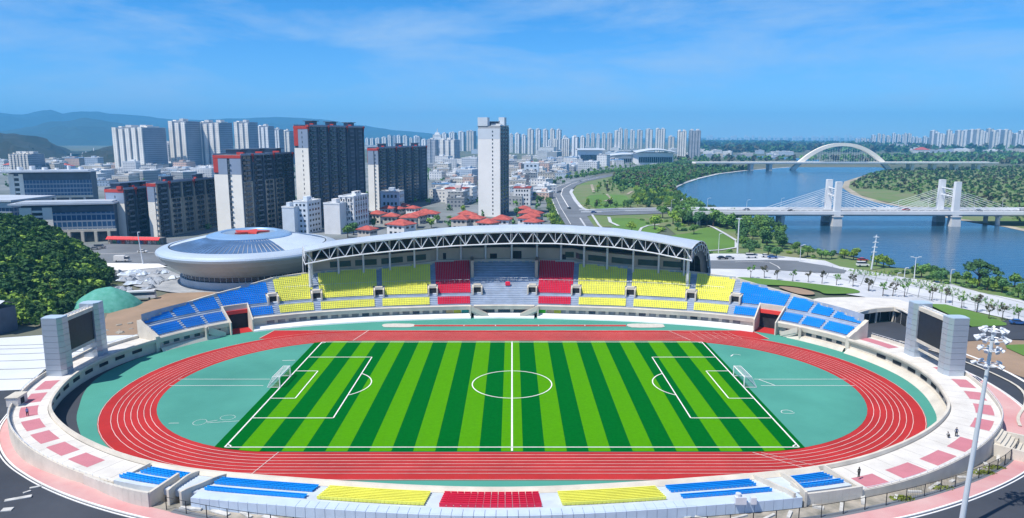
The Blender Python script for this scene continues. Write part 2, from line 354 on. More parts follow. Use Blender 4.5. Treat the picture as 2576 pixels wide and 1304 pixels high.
# road and pavement on the right of the main stand
patch('pavement', ZP(r6, [(1180, 640), (1700, 640), (2282, 700)])+ZP(r7, [(680, 295), (900, 330), (1300, 400), (1600, 430), (1900, 520), (2282, 590), (2600, 640), (2600, 840), (2282, 780), (1750, 660), (1480, 620), (1360, 700), (900, 560), (0, 420)])+ZP(r6, [(1700, 870), (1200, 860)]), paving, 9)
patch('side_road', ZP(r6, [(1180, 700), (1500, 700), (1800, 695), (2050, 705)])+ZP(r7, [(330, 255), (560, 290), (740, 330), (720, 356), (500, 352), (250, 335), (0, 320)])+ZP(r6, [(1500, 772), (1180, 770)]), asph_l, 11)
lane('road_marking', r6, [(1500, 715), (1700, 712), (1800, 720), (1870, 755), (1890, 775)], .35)
patch('lawn_strip', smooth_poly(ZP(rb, [(540, 328), (800, 342), (1100, 372), (1400, 405), (1560, 430), (1590, 462), (1320, 470), (1230, 440), (1000, 402), (700, 385)])), lawnm, 12)
patch('earth_bed', smooth_poly(ZP(rb, [(900, 410), (1060, 420), (1190, 452), (1200, 478), (1060, 470)])), dirt, 13)
patch('lawn', ZP(r7, [(1440, 622), (1600, 628), (1800, 680), (2130, 790), (2130, 810), (1830, 822), (1640, 720)]), lawnm, 12)
patch('approach_road', ZP(r7, [(1780, 840), (1950, 830), (2282, 850), (2700, 900), (2700, 970), (2282, 935), (2000, 935), (1790, 950)]), asph, 13)
patch('bare_ground', ZP(r7, [(1780, 950), (2000, 930), (2700, 960), (2700, 1500), (2300, 1270), (1750, 1080)]), dirt, 11)
patch('lawn', ZP(r7, [(2120, 985), (2282, 980), (2500, 1000), (2500, 1090), (2282, 1080), (2130, 1010)]), lawnm, 14)
for k_, (a_, b_) in enumerate((((560, 300), (2282, 735)), ((430, 345), (1900, 640)), ((700, 400), (1500, 600)), ((1000, 345), (2282, 615)))):
    lane('pavement_joint', r7, [a_, ((a_[0]+b_[0])/2, (a_[1]+b_[1])/2+(-30 if k_ != 1 else 20)), b_], .3, citym, 9.8)
for k_ in range(16): lane('pavement_joint', r7, [(620+k_*95, 290+k_*22), (560+k_*100, 400+k_*21)], .2, citym, 9.8)
# left: white panelled plaza, earth yard, road
patch('plaza', [(-400, 1080), (0, 1045), (110, 930), (230, 880), (400, 835), (270, 832), (0, 850), (-400, 860)], panelw, 9)
for i in range(9):
    y = 868+i*i*2.0+i*7
    lane('plaza_joint', lambda a, b: (a, b), [(-300, y+8), (60, y), (300-i*22, y-8)], .22, metal_d, 9.7)
patch('earth_yard', [(245, 845), (270, 790), (340, 770), (420, 738), (520, 735), (640, 740), (700, 720), (560, 790), (420, 832), (350, 842)], dirt, 10)
patch('yard_paving', [(290, 680), (400, 668), (470, 700), (620, 742), (520, 742), (430, 735), (340, 720), (300, 700)], mat('yard_concrete', (.42, .44, .47), .85, .2, .2, col2=(.24, .26, .29), detail=9), 9)
patch('street', [(150, 630), (240, 615), (420, 600), (900, 600), (900, 640), (600, 660), (400, 668), (260, 664), (190, 648)], asph_l, 10)
patch('street_pavement', [(230, 662), (400, 664), (420, 672), (300, 682)], kerbm, 11)
lane('road_marking', r9, [(700, 390), (1000, 382), (1350, 372)], .5)

# ------------------------------------------------------------------ sports field inside the bowl
def oval(r, n=36, cy=.4, hl=42.2, z=0):
    p = []
    for i in range(n+1): a = -math.pi/2+math.pi*i/n; p.append((hl+r*math.cos(a), cy+r*math.sin(a), z))
    for i in range(n+1): a = math.pi/2+math.pi*i/n; p.append((-hl+r*math.cos(a), cy+r*math.sin(a), z))
    return p
g = MB(); n = 160; S = [LEN*i/n for i in range(n)]
g.add([CV(s, .1, .0) for s in S], [tuple(range(n))]); o = structure('infield_base', g, asph)
g = MB(); S = [LEN*i/n for i in range(n)]
def apron_v(s):   # apron edge draws back along the left inner wall, baring the dark base
    s = s % LEN
    return -.05-4.4*math.exp(-((s-152)/24.)**2)
g.add([CV(s, apron_v(s), .03) for s in S], [tuple(range(n))]); structure('running_apron', g, tealm)
g = MB(); g.add(oval(46.3, z=.06), [tuple(range(74))]); 
g.add([(-71.5, 38, .061), (-70, 46.7, .061), (-70, 46.7, .062)][:2]+[(70.5, 46.7, .061), (72.5, 37.5, .061)], [(0, 3, 2, 1)]); structure('running_track', g, redtrack)
g = MB(); g.add(oval(35.6, z=.09), [tuple(range(74))]); structure('infield', g, teal2)
g = MB()
for i in range(1, 9):
    r = 35.6+i*1.19 if i < 8 else 46.15
    A = oval(r-.06, z=.12); B = oval(r+.06, z=.12); g.strip(A, B, True)
for y in (46.7,): g.quad((-70, y-.1, .12), (70.5, y-.1, .12), (70.5, y+.05, .12), (-70, y+.05, .12))
for a, b_ in (((-71.5, 38.2), (-70, 46.7)), ((72.5, 37.7), (70.5, 46.7))):
    g.quad((a[0]-.12, a[1], .125), (a[0]+.12, a[1], .125), (b_[0]+.12, b_[1], .125), (b_[0]-.12, b_[1], .125))
def gl(mb, a, b, w=.14, z=.13):
    a, b = Vector(a), Vector(b); d = (b-a).normalized(); n_ = Vector((-d.y, d.x))*w/2
    mb.quad((*(a-n_), z), (*(b-n_), z), (*(b+n_), z), (*(a+n_), z))
gl(g, (-44.5, 36), (-42.2, 47), .25); gl(g, (50, 36.5), (46, 46.5), .2); gl(g, (-42.2, -35.3), (-44.2, -44.6), .16); gl(g, (43.5, -35.4), (52.5, -43.5), .16); gl(g, (45, -35.4), (55, -42.5), .12)
for i in range(6): gl(g, (54+i*2.2, 37+i*.2), (52+i*2.2, 45), .10)
structure('lane_markings', g, linetrack)
# football pitch in mown stripes
gl_, gd = MB(), MB()
cy0 = .2; yb, yt = cy0-35.3, cy0+35.2
def edge_y(x):
    if abs(x) <= 42.2: return yb
    return max(yb, .4-math.sqrt(max(0, 35.75**2-(abs(x)-42.2)**2)))
for k in range(-14, 14):
    x0, x1 = k*3.98-1.99+3.98*.0, (k+1)*3.98-1.99
    x0, x1 = max(x0, -54.7), min(x1, 54.7)
    if x1 <= x0: continue
    m = gl_ if (k % 2 == 0) else gd
    if abs(k) == 13 or k == -14: m = gd
    xs = [x0+(x1-x0)*i/4 for i in range(5)]
    m.strip([(x, edge_y(x), .16) for x in xs], [(x, min(yt, .4+math.sqrt(max(0, 35.75**2-max(0, abs(x)-42.2)**2))), .16) for x in xs])
structure('pitch_light_stripes', gl_, turf_l); structure('pitch_dark_stripes', gd, turf_d)
g = MB(); Z = .2; W = .26
yl, yu, xl = -33.4, 34.4, 52.7; yc = .5
def ln(a, b, w=W): gl(g, a, b, w, Z)
ln((-xl, yl), (xl, yl)); ln((-xl, yu), (xl, yu), .32); ln((-xl, yl), (-xl, yu), .3); ln((xl, yl), (xl, yu), .3); ln((0, yl-1.6), (0, yu+.6), .34)
for sg in (-1, 1):
    for d, h in ((16.5, 20.15), (5.5, 9.16)):
        ln((sg*xl, yc-h), (sg*(xl-d), yc-h)); ln((sg*xl, yc+h), (sg*(xl-d), yc+h), .3); ln((sg*(xl-d), yc-h), (sg*(xl-d), yc+h), .26)
    a0 = math.acos(5.5/9.15)
    A = [-a0+2*a0*i/16 for i in range(17)]
    g.strip([(sg*(xl-11-9.02*math.cos(a)), yc+9.02*math.sin(a), Z) for a in A], [(sg*(xl-11-9.28*math.cos(a)), yc+9.28*math.sin(a), Z) for a in A])
    for yy, sy in ((yl, 1), (yu, -1)):
        A = [math.pi/2*i/6 for i in range(7)]
        g.strip([(sg*(xl-.9*math.cos(a)), yy+sy*.9*math.sin(a), Z) for a in A], [(sg*(xl-1.15*math.cos(a)), yy+sy*1.15*math.sin(a), Z) for a in A])
A = [2*math.pi*i/64 for i in range(64)]
g.strip([(9.02*math.cos(a), .5+9.02*math.sin(a), Z+.01) for a in A], [(9.28*math.cos(a), .5+9.28*math.sin(a), Z+.01) for a in A], True)
structure('pitch_markings', g, linew)
# throwing sectors, doodled markings and pits on the teal ends
g = MB()
for sg in (-1, 1):
    gl(g, (sg*57, 3.9), (sg*78.5, 3.9), .16, .13); gl(g, (sg*57, -.5), (sg*78.5, -.5), .16, .13)
gl(g, (58, 3.8), (60.4, -.5), .2, .13)
def ringmk(cx, cy, rx, ry, w=.06, a0=0, a1=2*math.pi, z=.13):
    A = [a0+(a1-a0)*i/28 for i in range(29)]
    g.strip([(cx+(rx-w)*math.cos(a), cy+(ry-w)*math.sin(a), z) for a in A], [(cx+rx*math.cos(a), cy+ry*math.sin(a), z) for a in A])
p = G(503, 1064); ringmk(p[0], p[1], 1.3, 1.5); gl(g, (p[0]-6, p[1]-.5), (p[0]-4, p[1]-.4), .12); p2 = G(573, 1052); ringmk(p2[0], p2[1], 1.5, 1.3); gl(g, (p[0]+1.3, p[1]+.2), (p2[0]-1.5, p2[1]-1.4), .1); gl(g, (p[0]+1.6, p[1]-.3), (p2[0]+4, p2[1]-1.6), .1)
p = G(1981, 1039); ringmk(p[0], p[1], 1.3, 1.3, .12, .2, math.pi*1.1); ringmk(p[0], p[1]-.2, 1.35, .5, .1, math.pi, 2*math.pi)
p = G(1850, 896); ringmk(p[0], p[1], 1.6, 1.2, .14, .3, 1.8); gl(g, (p[0]-1.4, p[1]-.6), (p[0]-.4, p[1]+.8), .3, .13)
p = G(725, 908); gl(g, (p[0]-1.4, p[1]-.2), (p[0]+1.8, p[1]+.1), .2, .13)
structure('sector_markings', g, linew)
g = MB(); gl(g, (-29.5, 52.1), (34.5, 52.1), 1.5, .12); structure('jump_runway', g, redtrack)
g = MB()
for x in (-14.5, -5, 8, 22): gl(g, (x, 51.2), (x, 53), .25, .15)
gl(g, (-29.5, 51.2), (34.5, 51.2), .18, .15); gl(g, (-29.5, 53.0), (34.5, 53.0), .18, .15); structure('runway_markings', g, linetrack)
sandw = mat('sand_pit', (.60, .57, .53), .95, .15, 1.2, col2=(.5, .48, .45), bump=.5)
for (cx, cy, rx, ry) in ((-34.3, 52.2, 4.8, 2.2), (40.5, 52.0, 5.6, 2.3)):
    g = MB(); nn_ = 22
    pp = [(cx+rx*(abs(math.cos(a))**.5)*(1 if math.cos(a) > 0 else -1)*(1+random.uniform(-.06, .06)), cy+ry*(abs(math.sin(a))**.5)*(1 if math.sin(a) > 0 else -1)*(1+random.uniform(-.08, .08)), .135) for a in [2*math.pi*i/nn_ for i in range(nn_)]]
    g.add(pp, [tuple(range(nn_))]); structure('sand_pit', g, sandw)
# goals
def goal(x, sg, label):
    t = thing('football_goal', label, 'football goal', (x, 2, .16), 'football goals on the pitch')
    m = MB(); h, w, d = 2.5, 7.8, 3.6
    for y in (-w/2, w/2):
        m.tube((x, 2+y, .16), (x, 2+y, .16+h), .14, 8)
    m.tube((x, 2-w/2, .16+h), (x, 2+w/2, .16+h), .14, 8); m.build('goal_frame', white, t)
    m = MB()
    for y in (-w/2, w/2):
        m.tube((x, 2+y, .16+h), (x+sg*1.6, 2+y, .16+h), .07); m.tube((x+sg*1.6, 2+y, .16+h), (x+sg*d*.8, 2+y, .22), .07); m.tube((x, 2+y, .25), (x+sg*d*.8, 2+y, .25), .07)
    m.tube((x+sg*1.6, 2-w/2, .16+h), (x+sg*1.6, 2+w/2, .16+h), .07); m.tube((x+sg*d*.8, 2-w/2, .25), (x+sg*d*.8, 2+w/2, .25), .07); m.build('net_support', white, t)
    m = MB(); r = .016
    for i in range(21):
        y = 2-w/2+w*i/20; m.tube((x, y, .16+h), (x+sg*1.6, y, .16+h), r, 3); m.tube((x+sg*1.6, y, .16+h), (x+sg*d*.8, y, .25), r, 3)
    for k in range(8):
        a = k/7; X = x+sg*(1.6+(d*.8-1.6)*a); z = .16+h-(h-.1)*a; m.tube((X, 2-w/2, z), (X, 2+w/2, z), r, 3)
        for y in (2-w/2, 2+w/2): m.tube((x, y, z), (X, y, z), r, 3)
    for k in range(5): X = x+sg*1.6*k/4; m.tube((X, 2-w/2, .16+h), (X, 2+w/2, .16+h), r, 3)
    m.build('net', white, t)
goal(-52.7, -1, 'white football goal on the goal line at the left end of the striped pitch')
goal(52.7, 1, 'white football goal on the goal line at the right end of the striped pitch')

# ------------------------------------------------------------------ grandstand on the far side
GS = thing('grandstand', 'long curved grandstand with white truss roof over yellow, red and blue seat blocks', 'grandstand', (BX, 70, 0))
VT = [(0, 20.8), (21.8, 20.6), (22.4, 19.9), (38, 17.9), (57, 17.2), (68.5, 15.6), (70, 15), (77, 12.6), (83, 11.1), (88.5, 9.8), (95, 8.4), (102.5, 6.6), (104.5, 6.1)]
def lerp_t(T, s):
    s = abs(s) if T is VT else s
    for (a, p), (b, q) in zip(T, T[1:]):
        if s <= b: return p+(q-p)*max(0, (s-a))/(b-a)
    return T[-1][1]
vmax = lambda s: lerp_t(VT, s)
Z0, KS = 3.55, .52
zs = lambda v: Z0+KS*v
VOM = [69.4, 57.3, 38.9, 22.3, 8.3, -8.6, -22.4, -39.2, -57.2, -69.6]
TUN = (76.6, 82.6)
def terrace(mb, s0, s1, v0, v1f, pitch=.8):
    S = fr(s0, s1, 2.0); nr = int(22/pitch)
    for r in range(nr):
        a = r*pitch; b = a+pitch
        if b <= v0: continue
        a = max(a, v0)
        if all(v1f(s) <= a+.02 for s in S): break
        z = zs(r*pitch); P0 = [CV(s, min(a, v1f(s)), z) for s in S]; P1 = [CV(s, min(b, v1f(s)), z) for s in S]; P2 = [CV(s, min(b, v1f(s)), z+KS*pitch) for s in S]
        mb.strip(P0, P1); mb.strip(P1, P2)
m = MB(); bk = sorted(set([-103.5, 103.5, TUN[0], TUN[1], -TUN[0], -TUN[1]]+[v+d for v in VOM for d in (-1.25, 1.25)]))
for a, b in zip(bk, bk[1:]):
    mid = (a+b)/2
    if TUN[0] < abs(mid) < TUN[1]: terrace(m, a, b, 5.6, vmax); continue
    if any(abs(mid-v) < 1.2 for v in VOM):
        terrace(m, a, b, 0, lambda s: 5.6); terrace(m, a, b, 8.0, vmax); arcsheet(m, a, b, 5.6, 8.0, 6.4)
        for s in (a, b): m.quad(CV(s, 5.6, 6.4), CV(s, 8, 6.4), CV(s, 8, 7.9), CV(s, 5.6, 6.6))
    else: terrace(m, a, b, 0, vmax)
m.build('terrace', grey_step, GS)
# vomitories: cheeks, lintel and a dark doorway
for s in VOM:
    w = 1.35
    m = MB()
    for d in (-w, w):
        arcbox(m, s+d-.22, s+d+.22, 4.9, 9.4, lambda q: 6.2, lambda q: 8.5); 
    arcbox(m, s-w+.22, s+w-.22, 7.6, 9.3, 8.05, 8.95)
    v_ = m.build('vomitory', cream, GS)
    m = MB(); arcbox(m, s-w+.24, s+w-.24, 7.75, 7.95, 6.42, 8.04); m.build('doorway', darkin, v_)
# seat blocks
def seats(mb, s0, s1, v0, v1, zf, pitch=.8, w=.52, gap=.08, vf=None, back=1):
    r0 = math.ceil((v0-.001)/pitch)
    r = r0
    while r*pitch+pitch <= v1+.05:
        v = r*pitch; z = zf(v); n = max(1, int(abs(s1-s0)/w))
        for i in range(n):
            s = s0+(s1-s0)*(i+.5)/n
            if vf and v+pitch > vf(s): continue
            a = s-w/2+gap/2; b = s+w/2-gap/2
            A, B = CV(a, v+.28, z), CV(b, v+.28, z); D, E_ = CV(a, v+.66, z), CV(b, v+.66, z); F_, H_ = CV(a, v+.74, z), CV(b, v+.74, z)
            u = lambda p, h: (p[0], p[1], p[2]+h)
            mb.add([u(A, .40), u(B, .40), u(E_, .38), u(D, .38), u(D, .80), u(E_, .80), u(F_, .82), u(H_, .82), u(F_, .36), u(H_, .36), u(A, .30), u(B, .30)],
                   [(0, 1, 2, 3), (3, 2, 5, 4), (4, 5, 7, 6), (6, 7, 9, 8), (10, 11, 1, 0)])
        r += 1
vU = lambda s: vmax(s)+.28
LOW = [(10.7, 20.9, seat_r, 'red'), (23.4, 38, seat_y, 'yellow'), (40.3, 56.4, seat_y, 'yellow'), (58.4, 68.2, seat_y, 'yellow'), (70, 76, seat_b, 'blue'), (83.2, 88.2, seat_b, 'blue'), (89.1, 94.5, seat_b, 'blue'), (95.4, 102.7, seat_b, 'blue')]
UP = [(10.4, 21.3, seat_r), (22.9, 37.9, seat_y), (39.4, 56.5, seat_y), (58.2, 68.3, seat_y), (70.2, 82.2, seat_b), (83.1, 88.3, seat_b), (89.2, 94.4, seat_b), (95.3, 102.8, seat_b)]
zst = lambda v: Z0+KS*.8*math.floor(v/.8+.001)
for sg in (-1, 1):
    for a, b, mt, cn in LOW:
        m = MB(); seats(m, sg*a, sg*b, .8, 4.0, zst); o = m.build('seat_block', mt, GS); o['label'] = 'lower block of %s seats' % cn
    for k, (a, b, mt) in enumerate(UP):
        m = MB(); v0 = 6.0
        lim = [v for v in VOM]
        def ok(s, a_=a, b_=b): return vU(s)
        # seats either side of the cheeks stop short in the rows beside a doorway
        n0 = [v for v in VOM if a-1.9 < sg*v < b+1.9]
        lo = a; hi = b
        for v in n0:
            vv = sg*v
            if vv < (a+b)/2: lo = max(lo, vv+1.7)
            else: hi = min(hi, vv-1.7)
        seats(m, sg*lo, sg*hi, 5.6, 9.6, zst, vf=vU); seats(m, sg*a, sg*b, 9.6, 21, zst, vf=vU)
        cn = 'red' if mt is seat_r else 'yellow' if mt is seat_y else 'blue'
        o = m.build('seat_block', mt, GS); o['label'] = 'upper block of %s seats' % cn
# gray centre: side piers, rails
for s in (-9.6, 9.7):
    m = MB(); arcbox(m, s-.45, s+.45, 13, 20.8, lambda q: zs(13)-.5, lambda q: zs(20.8)+1.6); m.build('side_wall', beige_w, GS)
m = MB()
S = fr(-9, 9, 1.0)
for z_ in (.5, 1.05):
    for a, b in zip(S, S[1:]): m.tube(CV(a, 11.3, zs(11.3)+z_), CV(b, 11.3, zs(11.3)+z_), .06, 5)
for s in S[::2]: m.tube(CV(s, 11.3, zs(11.3)-.3), CV(s, 11.3, zs(11.3)+1.05), .06, 5)
m.build('guard_rail', steel, GS)
for sg in (-1, 1):
    m = MB(); S = fr(sg*10.5, sg*66, 1.6)
    for a, b in zip(S, S[1:]):
        m.tube(CV(a, 10.6, zs(10.6)+1.0), CV(b, 10.6, zs(10.6)+1.0), .045, 4); 
        m.tube(CV(a, 10.6, zs(10.6)), CV(a, 10.6, zs(10.6)+1.0), .035, 4)
    m.build('guard_rail', steel, GS)
m = MB(); p = CV(-1, 9.2, zs(9.2)+.5); m.box(p, (1.6, 1.2, .9)); m.box((p[0], p[1], p[2]+.55), (1.2, .8, .25)); m.build('press_box_cover', seat_r, GS)
# front: plinth, recessed wall with windows, parapet
def front(s0, s1):
    S = fr(s0, s1, 2.0)
    m = MB(); m.ribbon([[CV(s, -2.0, .02) for s in S], [CV(s, -1.9, .45) for s in S], [CV(s, .1, 1.25) for s in S], [CV(s, .9, 1.3) for s in S]])
    for s in (s0, s1): m.add([CV(s, -2, .0), CV(s, -1.9, .45), CV(s, .1, 1.25), CV(s, .9, 1.3), CV(s, .9, 0)], [(0, 1, 2, 3, 4)])
    m.build('plinth', white, GS)
    m = MB(); arcbox(m, s0, s1, .55, .9, 0, 2.5); m.build('front_wall', cream, GS)
    m = MB(); m.ribbon([[CV(s, .7, 2.45) for s in S], [CV(s, -.25, 2.55) for s in S], [CV(s, -.45, 3.75) for s in S], [CV(s, -.1, 3.95) for s in S], [CV(s, .35, 3.95) for s in S], [CV(s, .45, 3.4) for s in S]])
    for s in (s0, s1): m.add([CV(s, .7, 2.45), CV(s, -.25, 2.55), CV(s, -.45, 3.75), CV(s, -.1, 3.95), CV(s, .35, 3.95), CV(s, .7, 3.3)], [(0, 1, 2, 3, 4, 5)])
    m.build('parapet', cream, GS)
front(10.6, 76.4); front(-76.4, -10.6); front(-9.6, 9.6)
win_l = mat('window_grey', (.20, .22, .25), .35, .3, .6, spec=.6)
k = 0
for sg in (-1, 1):
    s = 12.2
    while s < 73:
        if not (sg > 0 and s < 18 or sg < 0 and s < 16):
            m = MB(); arcbox(m, sg*s-1.05, sg*s+1.05, .44, .56, 1.45, 2.42); m.build('window', win_l if (k*7) % 5 else glass_d, GS)
        k += 1; s += 3.1
for s, c in ((12.3, (.02, .25, .24)), (14.8, (.45, .45, .03)), (17.2, (.48, .35, .18)), (-12, (.05, .55, .02)), (-14.6, (.45, .36, .25)), (-16.9, (.42, .45, .04))):
    mm = mat('board_%d' % int(s*10), c, .7, .1, 1); m = MB(); arcbox(m, s-1.1, s+1.1, .42, .56, 1.35, 2.42); m.build('coloured_panel', mm, GS)
for s in (-4.9, 0, 4.9):
    m = MB(); arcbox(m, s-1.9, s+1.9, .40, .54, 1.4, 2.42); m.build('window', glass_d, GS)
# stairs down to the field
def stair(s0, s1, v=-.2, w=1.1, z0=.1, z1=3.9):
    m = MB()
    P0, P1 = CV(s0, v-w), CV(s1, v-w); Q0, Q1 = CV(s0, v), CV(s1, v); n = 12
    for i in range(n):
        t0, t1 = i/n, (i+1)/n; z = z0+(z1-1.1-z0)*(i+1)/n; L = lambda a, b, t: (a[0]+(b[0]-a[0])*t, a[1]+(b[1]-a[1])*t)
        m.prism([L(P0, P1, t0), L(P0, P1, t1), L(Q0, Q1, t1), L(Q0, Q1, t0)], max(z0, z-1.0), z)
    for (A, B, o) in ((P0, P1, -.12), (Q0, Q1, .12)):
        d = Vector((B[0]-A[0], B[1]-A[1])).normalized(); nn = Vector((-d.y, d.x))*.12
        m.add([(A[0]-nn.x, A[1]-nn.y, z0), (B[0]-nn.x, B[1]-nn.y, z1-1.6), (B[0]-nn.x, B[1]-nn.y, z1), (A[0]-nn.x, A[1]-nn.y, z0+1.1),
               (A[0]+nn.x, A[1]+nn.y, z0), (B[0]+nn.x, B[1]+nn.y, z1-1.6), (B[0]+nn.x, B[1]+nn.y, z1), (A[0]+nn.x, A[1]+nn.y, z0+1.1)],
              [(0, 1, 2, 3), (7, 6, 5, 4), (3, 2, 6, 7), (0, 4, 5, 1), (0, 3, 7, 4), (1, 5, 6, 2)])
    p = CV(s1+(.3 if s1 > s0 else -.3), v-w/2); m.box((p[0], p[1], z1/2), (.5, w+.3, z1))
    m.build('stair', cream, GS)
stair(5.0, 10.4); stair(-5.0, -10.4)
stair(84.5, 89.5, z1=3.7); stair(-84.5, -89.5, z1=3.7)
# entrance tunnels below the blue blocks
redp = mat('red_lintel', (.75, .06, .05), .6, .06, 1)
for sg in (-1, 1):
    a, b = sg*TUN[0], sg*TUN[1]
    T = MB()
    for s, dz in ((a, 0), (b, 0)):
        s2 = s-.35*sg*(1 if s == a else -1)
        S0, S1 = (s, s2)
        z_lo = lambda v: 0; top = lambda v: max(4.4, zs(max(v, 0))+1.1)
        for va, vb in ((-1.4, .6), (.6, 3), (3, 5.6)):
            T.add([CV(S0, va, 0), CV(S0, vb, 0), CV(S0, vb, zs(vb)+.9), CV(S0, va, zs(va)+.9), CV(S1, va, 0), CV(S1, vb, 0), CV(S1, vb, zs(vb)+.9), CV(S1, va, zs(va)+.9)],
                  [(0, 1, 2, 3), (7, 6, 5, 4), (3, 2, 6, 7), (0, 3, 7, 4), (1, 5, 6, 2)])
    arcbox(T, a, b, 4.9, 5.6, 5.7, 7.3)
    tn = T.build('entrance_tunnel', cream, GS)
    m = MB(); arcbox(m, a, b, 4.5, 5.5, 4.6, 5.7); m.build('lintel', redp, tn)
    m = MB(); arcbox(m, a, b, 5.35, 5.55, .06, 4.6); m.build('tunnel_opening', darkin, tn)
    m = MB(); arcsheet(m, a, b, -1, 5.3, .09); m.build('tunnel_floor', redtrack, tn)
# lower tier front beyond the tunnels, end caps
for sg in (-1, 1):
    s0, s1 = sg*TUN[1], sg*103.6; S = fr(s0, s1, 2)
    m = MB(); m.ribbon([[CV(s, .7, 2.3) for s in S], [CV(s, -.25, 2.4) for s in S], [CV(s, -.45, 3.6) for s in S], [CV(s, -.1, 3.95) for s in S], [CV(s, .35, 3.95) for s in S], [CV(s, .45, 3.4) for s in S]])
    for s in (s0, s1): m.add([CV(s, .7, 2.3), CV(s, -.25, 2.4), CV(s, -.45, 3.6), CV(s, -.1, 3.95), CV(s, .35, 3.95), CV(s, .7, 3.3)], [(0, 1, 2, 3, 4, 5)])
    m.build('parapet', cream, GS)
    m = MB(); arcbox(m, s0, s1, .5, .9, 0, 2.4); m.build('front_wall', cream, GS)
    m = MB(); m.ribbon([[CV(s, -1.5, .02) for s in S[2:]], [CV(s, -.9, 1.0) for s in S[2:]], [CV(s, .5, 1.0) for s in S[2:]]]); m.build('plinth', cream, GS)
    for i in range(6):
        s = sg*(86+i*3); m = MB(); arcbox(m, s-.8, s+.8, .40, .51, 1.3, 2.1); m.build('window', glass_d, GS)
    # end cap
    m = MB(); e = sg*103.4
    for va, vb in ((-.3, 2), (2, 4.5), (4.5, 6.8)):
        a_, b_ = e, e+sg*1.1
        m.add([CV(a_, va, 0), CV(a_, vb, 0), CV(a_, vb, zs(max(0, vb))+.8), CV(a_, va, zs(max(0, va))+.6), CV(b_, va, 0), CV(b_, vb, 0), CV(b_, vb, zs(max(0, vb))+.8), CV(b_, va, zs(max(0, va))+.6)],
              [(0, 1, 2, 3), (7, 6, 5, 4), (3, 2, 6, 7), (0, 3, 7, 4), (1, 5, 6, 2), (0, 4, 5, 1)])
    m.build('end_wall', cream, GS)
# rear coping and outer wall
m = MB(); arcbox(m, -104.4, 104.4, lambda s: vmax(s)+.0, lambda s: vmax(s)+.7, 0, lambda s: zs(vmax(s))+.7, step=1.5); m.build('rear_wall', cream, GS)
# building behind the seats, below the roof
bz = lambda s: zs(vmax(s))
m = MB(); arcbox(m, -53.5, 58.5, lambda s: vmax(s)+.75, lambda s: 23.0, 0, lambda s: bz(s)+4.6, step=1.5); m.build('rear_building', beige_w, GS)
for i, (a, b) in enumerate([(x, x+6.2) for x in (-54.5, -47, -39.5, -32, -24.5, 24.2, 31.7, 39.2, 46.7)]):
    m = MB(); arcbox(m, a, b, lambda s: vmax(s)+.62, lambda s: vmax(s)+.74, lambda s: bz(s)+1.5, lambda s: bz(s)+3.4); m.build('window', glass_d, GS)
for s, w, h in ((-18, .6, 1.7), (-3.2, 1.6, 2.6), (3.2, 1.0, 1.7), (18.2, .5, 2.2)):
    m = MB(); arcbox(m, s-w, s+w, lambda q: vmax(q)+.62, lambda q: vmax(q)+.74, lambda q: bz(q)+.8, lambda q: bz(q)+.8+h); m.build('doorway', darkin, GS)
# roof
FZ = [(-58, 22.0), (-56.3, 22.3), (-46, 24.1), (-34.5, 25.5), (-16, 26.4), (-2.6, 26.3), (14.4, 25.7), (30, 24.7), (42, 23.7), (50.5, 22.9), (60.5, 21.3)]
fz = lambda s: lerp_t(FZ, s)+.2
RS0, RS1 = -57.0, 60.0
PRO = [(6.6, 0), (9.4, .8), (12.5, 1.25), (15, 1.2), (17.5, .5), (19.5, -.8), (21.3, -2.8), (22.7, -5.3), (23.6, -8.2), (24.0, -11.5)]
def se(s, v): return s if s > -48 else s-(v-6.6)*.24*(-48-s)/9.0   # the right end is cut on the skew
S = fr(RS0, RS1, 1.5)
def crown(s, dz): return dz if dz < 0 else dz*(1-.85*sstep(8, 56, s))
m = MB()
for off in (0,):
    m.ribbon([[CV(se(s, v), v, fz(s)+crown(s, dz)) for s in S] for v, dz in PRO])
rf = m.build('roof', mat('roof_white', (.58, .67, .79), .4, .08, .12, metal=.25), GS, smooth=True)
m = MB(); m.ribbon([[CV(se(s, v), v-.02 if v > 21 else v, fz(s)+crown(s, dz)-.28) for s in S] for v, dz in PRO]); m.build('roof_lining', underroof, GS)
m = MB(); arcbox(m, RS0, RS1, 6.45, 6.75, lambda s: fz(s)-.30, lambda s: fz(s)+.08); m.build('roof_edge', steel, GS)
m = MB()   # standing seams across the roof sheet
s = RS0
while s < RS1:
    for (v, dz), (v2, dz2) in zip(PRO, PRO[1:]): m.tube(CV(s, v, fz(s)+crown(s, dz)+.03), CV(s, v2, fz(s)+crown(s, dz2)+.03), .05, 4)
    s += 3.9
m.build('roof_seam', steel, GS)
m = MB(); TD = 4.3
NODES = fr(RS0, RS1, 2.3)
def tr(s, k):   # truss chord points: 0 top front, 1 bottom, 2 top rear
    return {0: CV(s, 6.7, fz(s)-.25), 1: CV(s, 8.2, fz(s)-TD), 2: CV(s, 10.0, fz(s)+crown(s, .6)-.1), 3: CV(s, 6.7, fz(s)-TD+.35)}[k]
for i, (a, b) in enumerate(zip(NODES, NODES[1:])):
    for k, r in ((0, .22), (3, .24), (2, .15)): m.tube(tr(a, k), tr(b, k), r, 6)
m.build('truss_chord', steel, GS)
m = MB()
for i, (a, b) in enumerate(zip(NODES, NODES[1:])):
    if i % 2: m.tube(tr(a, 0), tr(b, 3), .12, 5); m.tube(tr(a, 2), tr(b, 3), .11, 5)
    else: m.tube(tr(a, 3), tr(b, 0), .12, 5); m.tube(tr(a, 3), tr(b, 2), .11, 5)
    if i % 3 == 0: m.tube(tr(a, 0), tr(a, 3), .08, 5)
m.build('truss_brace', steel, GS)
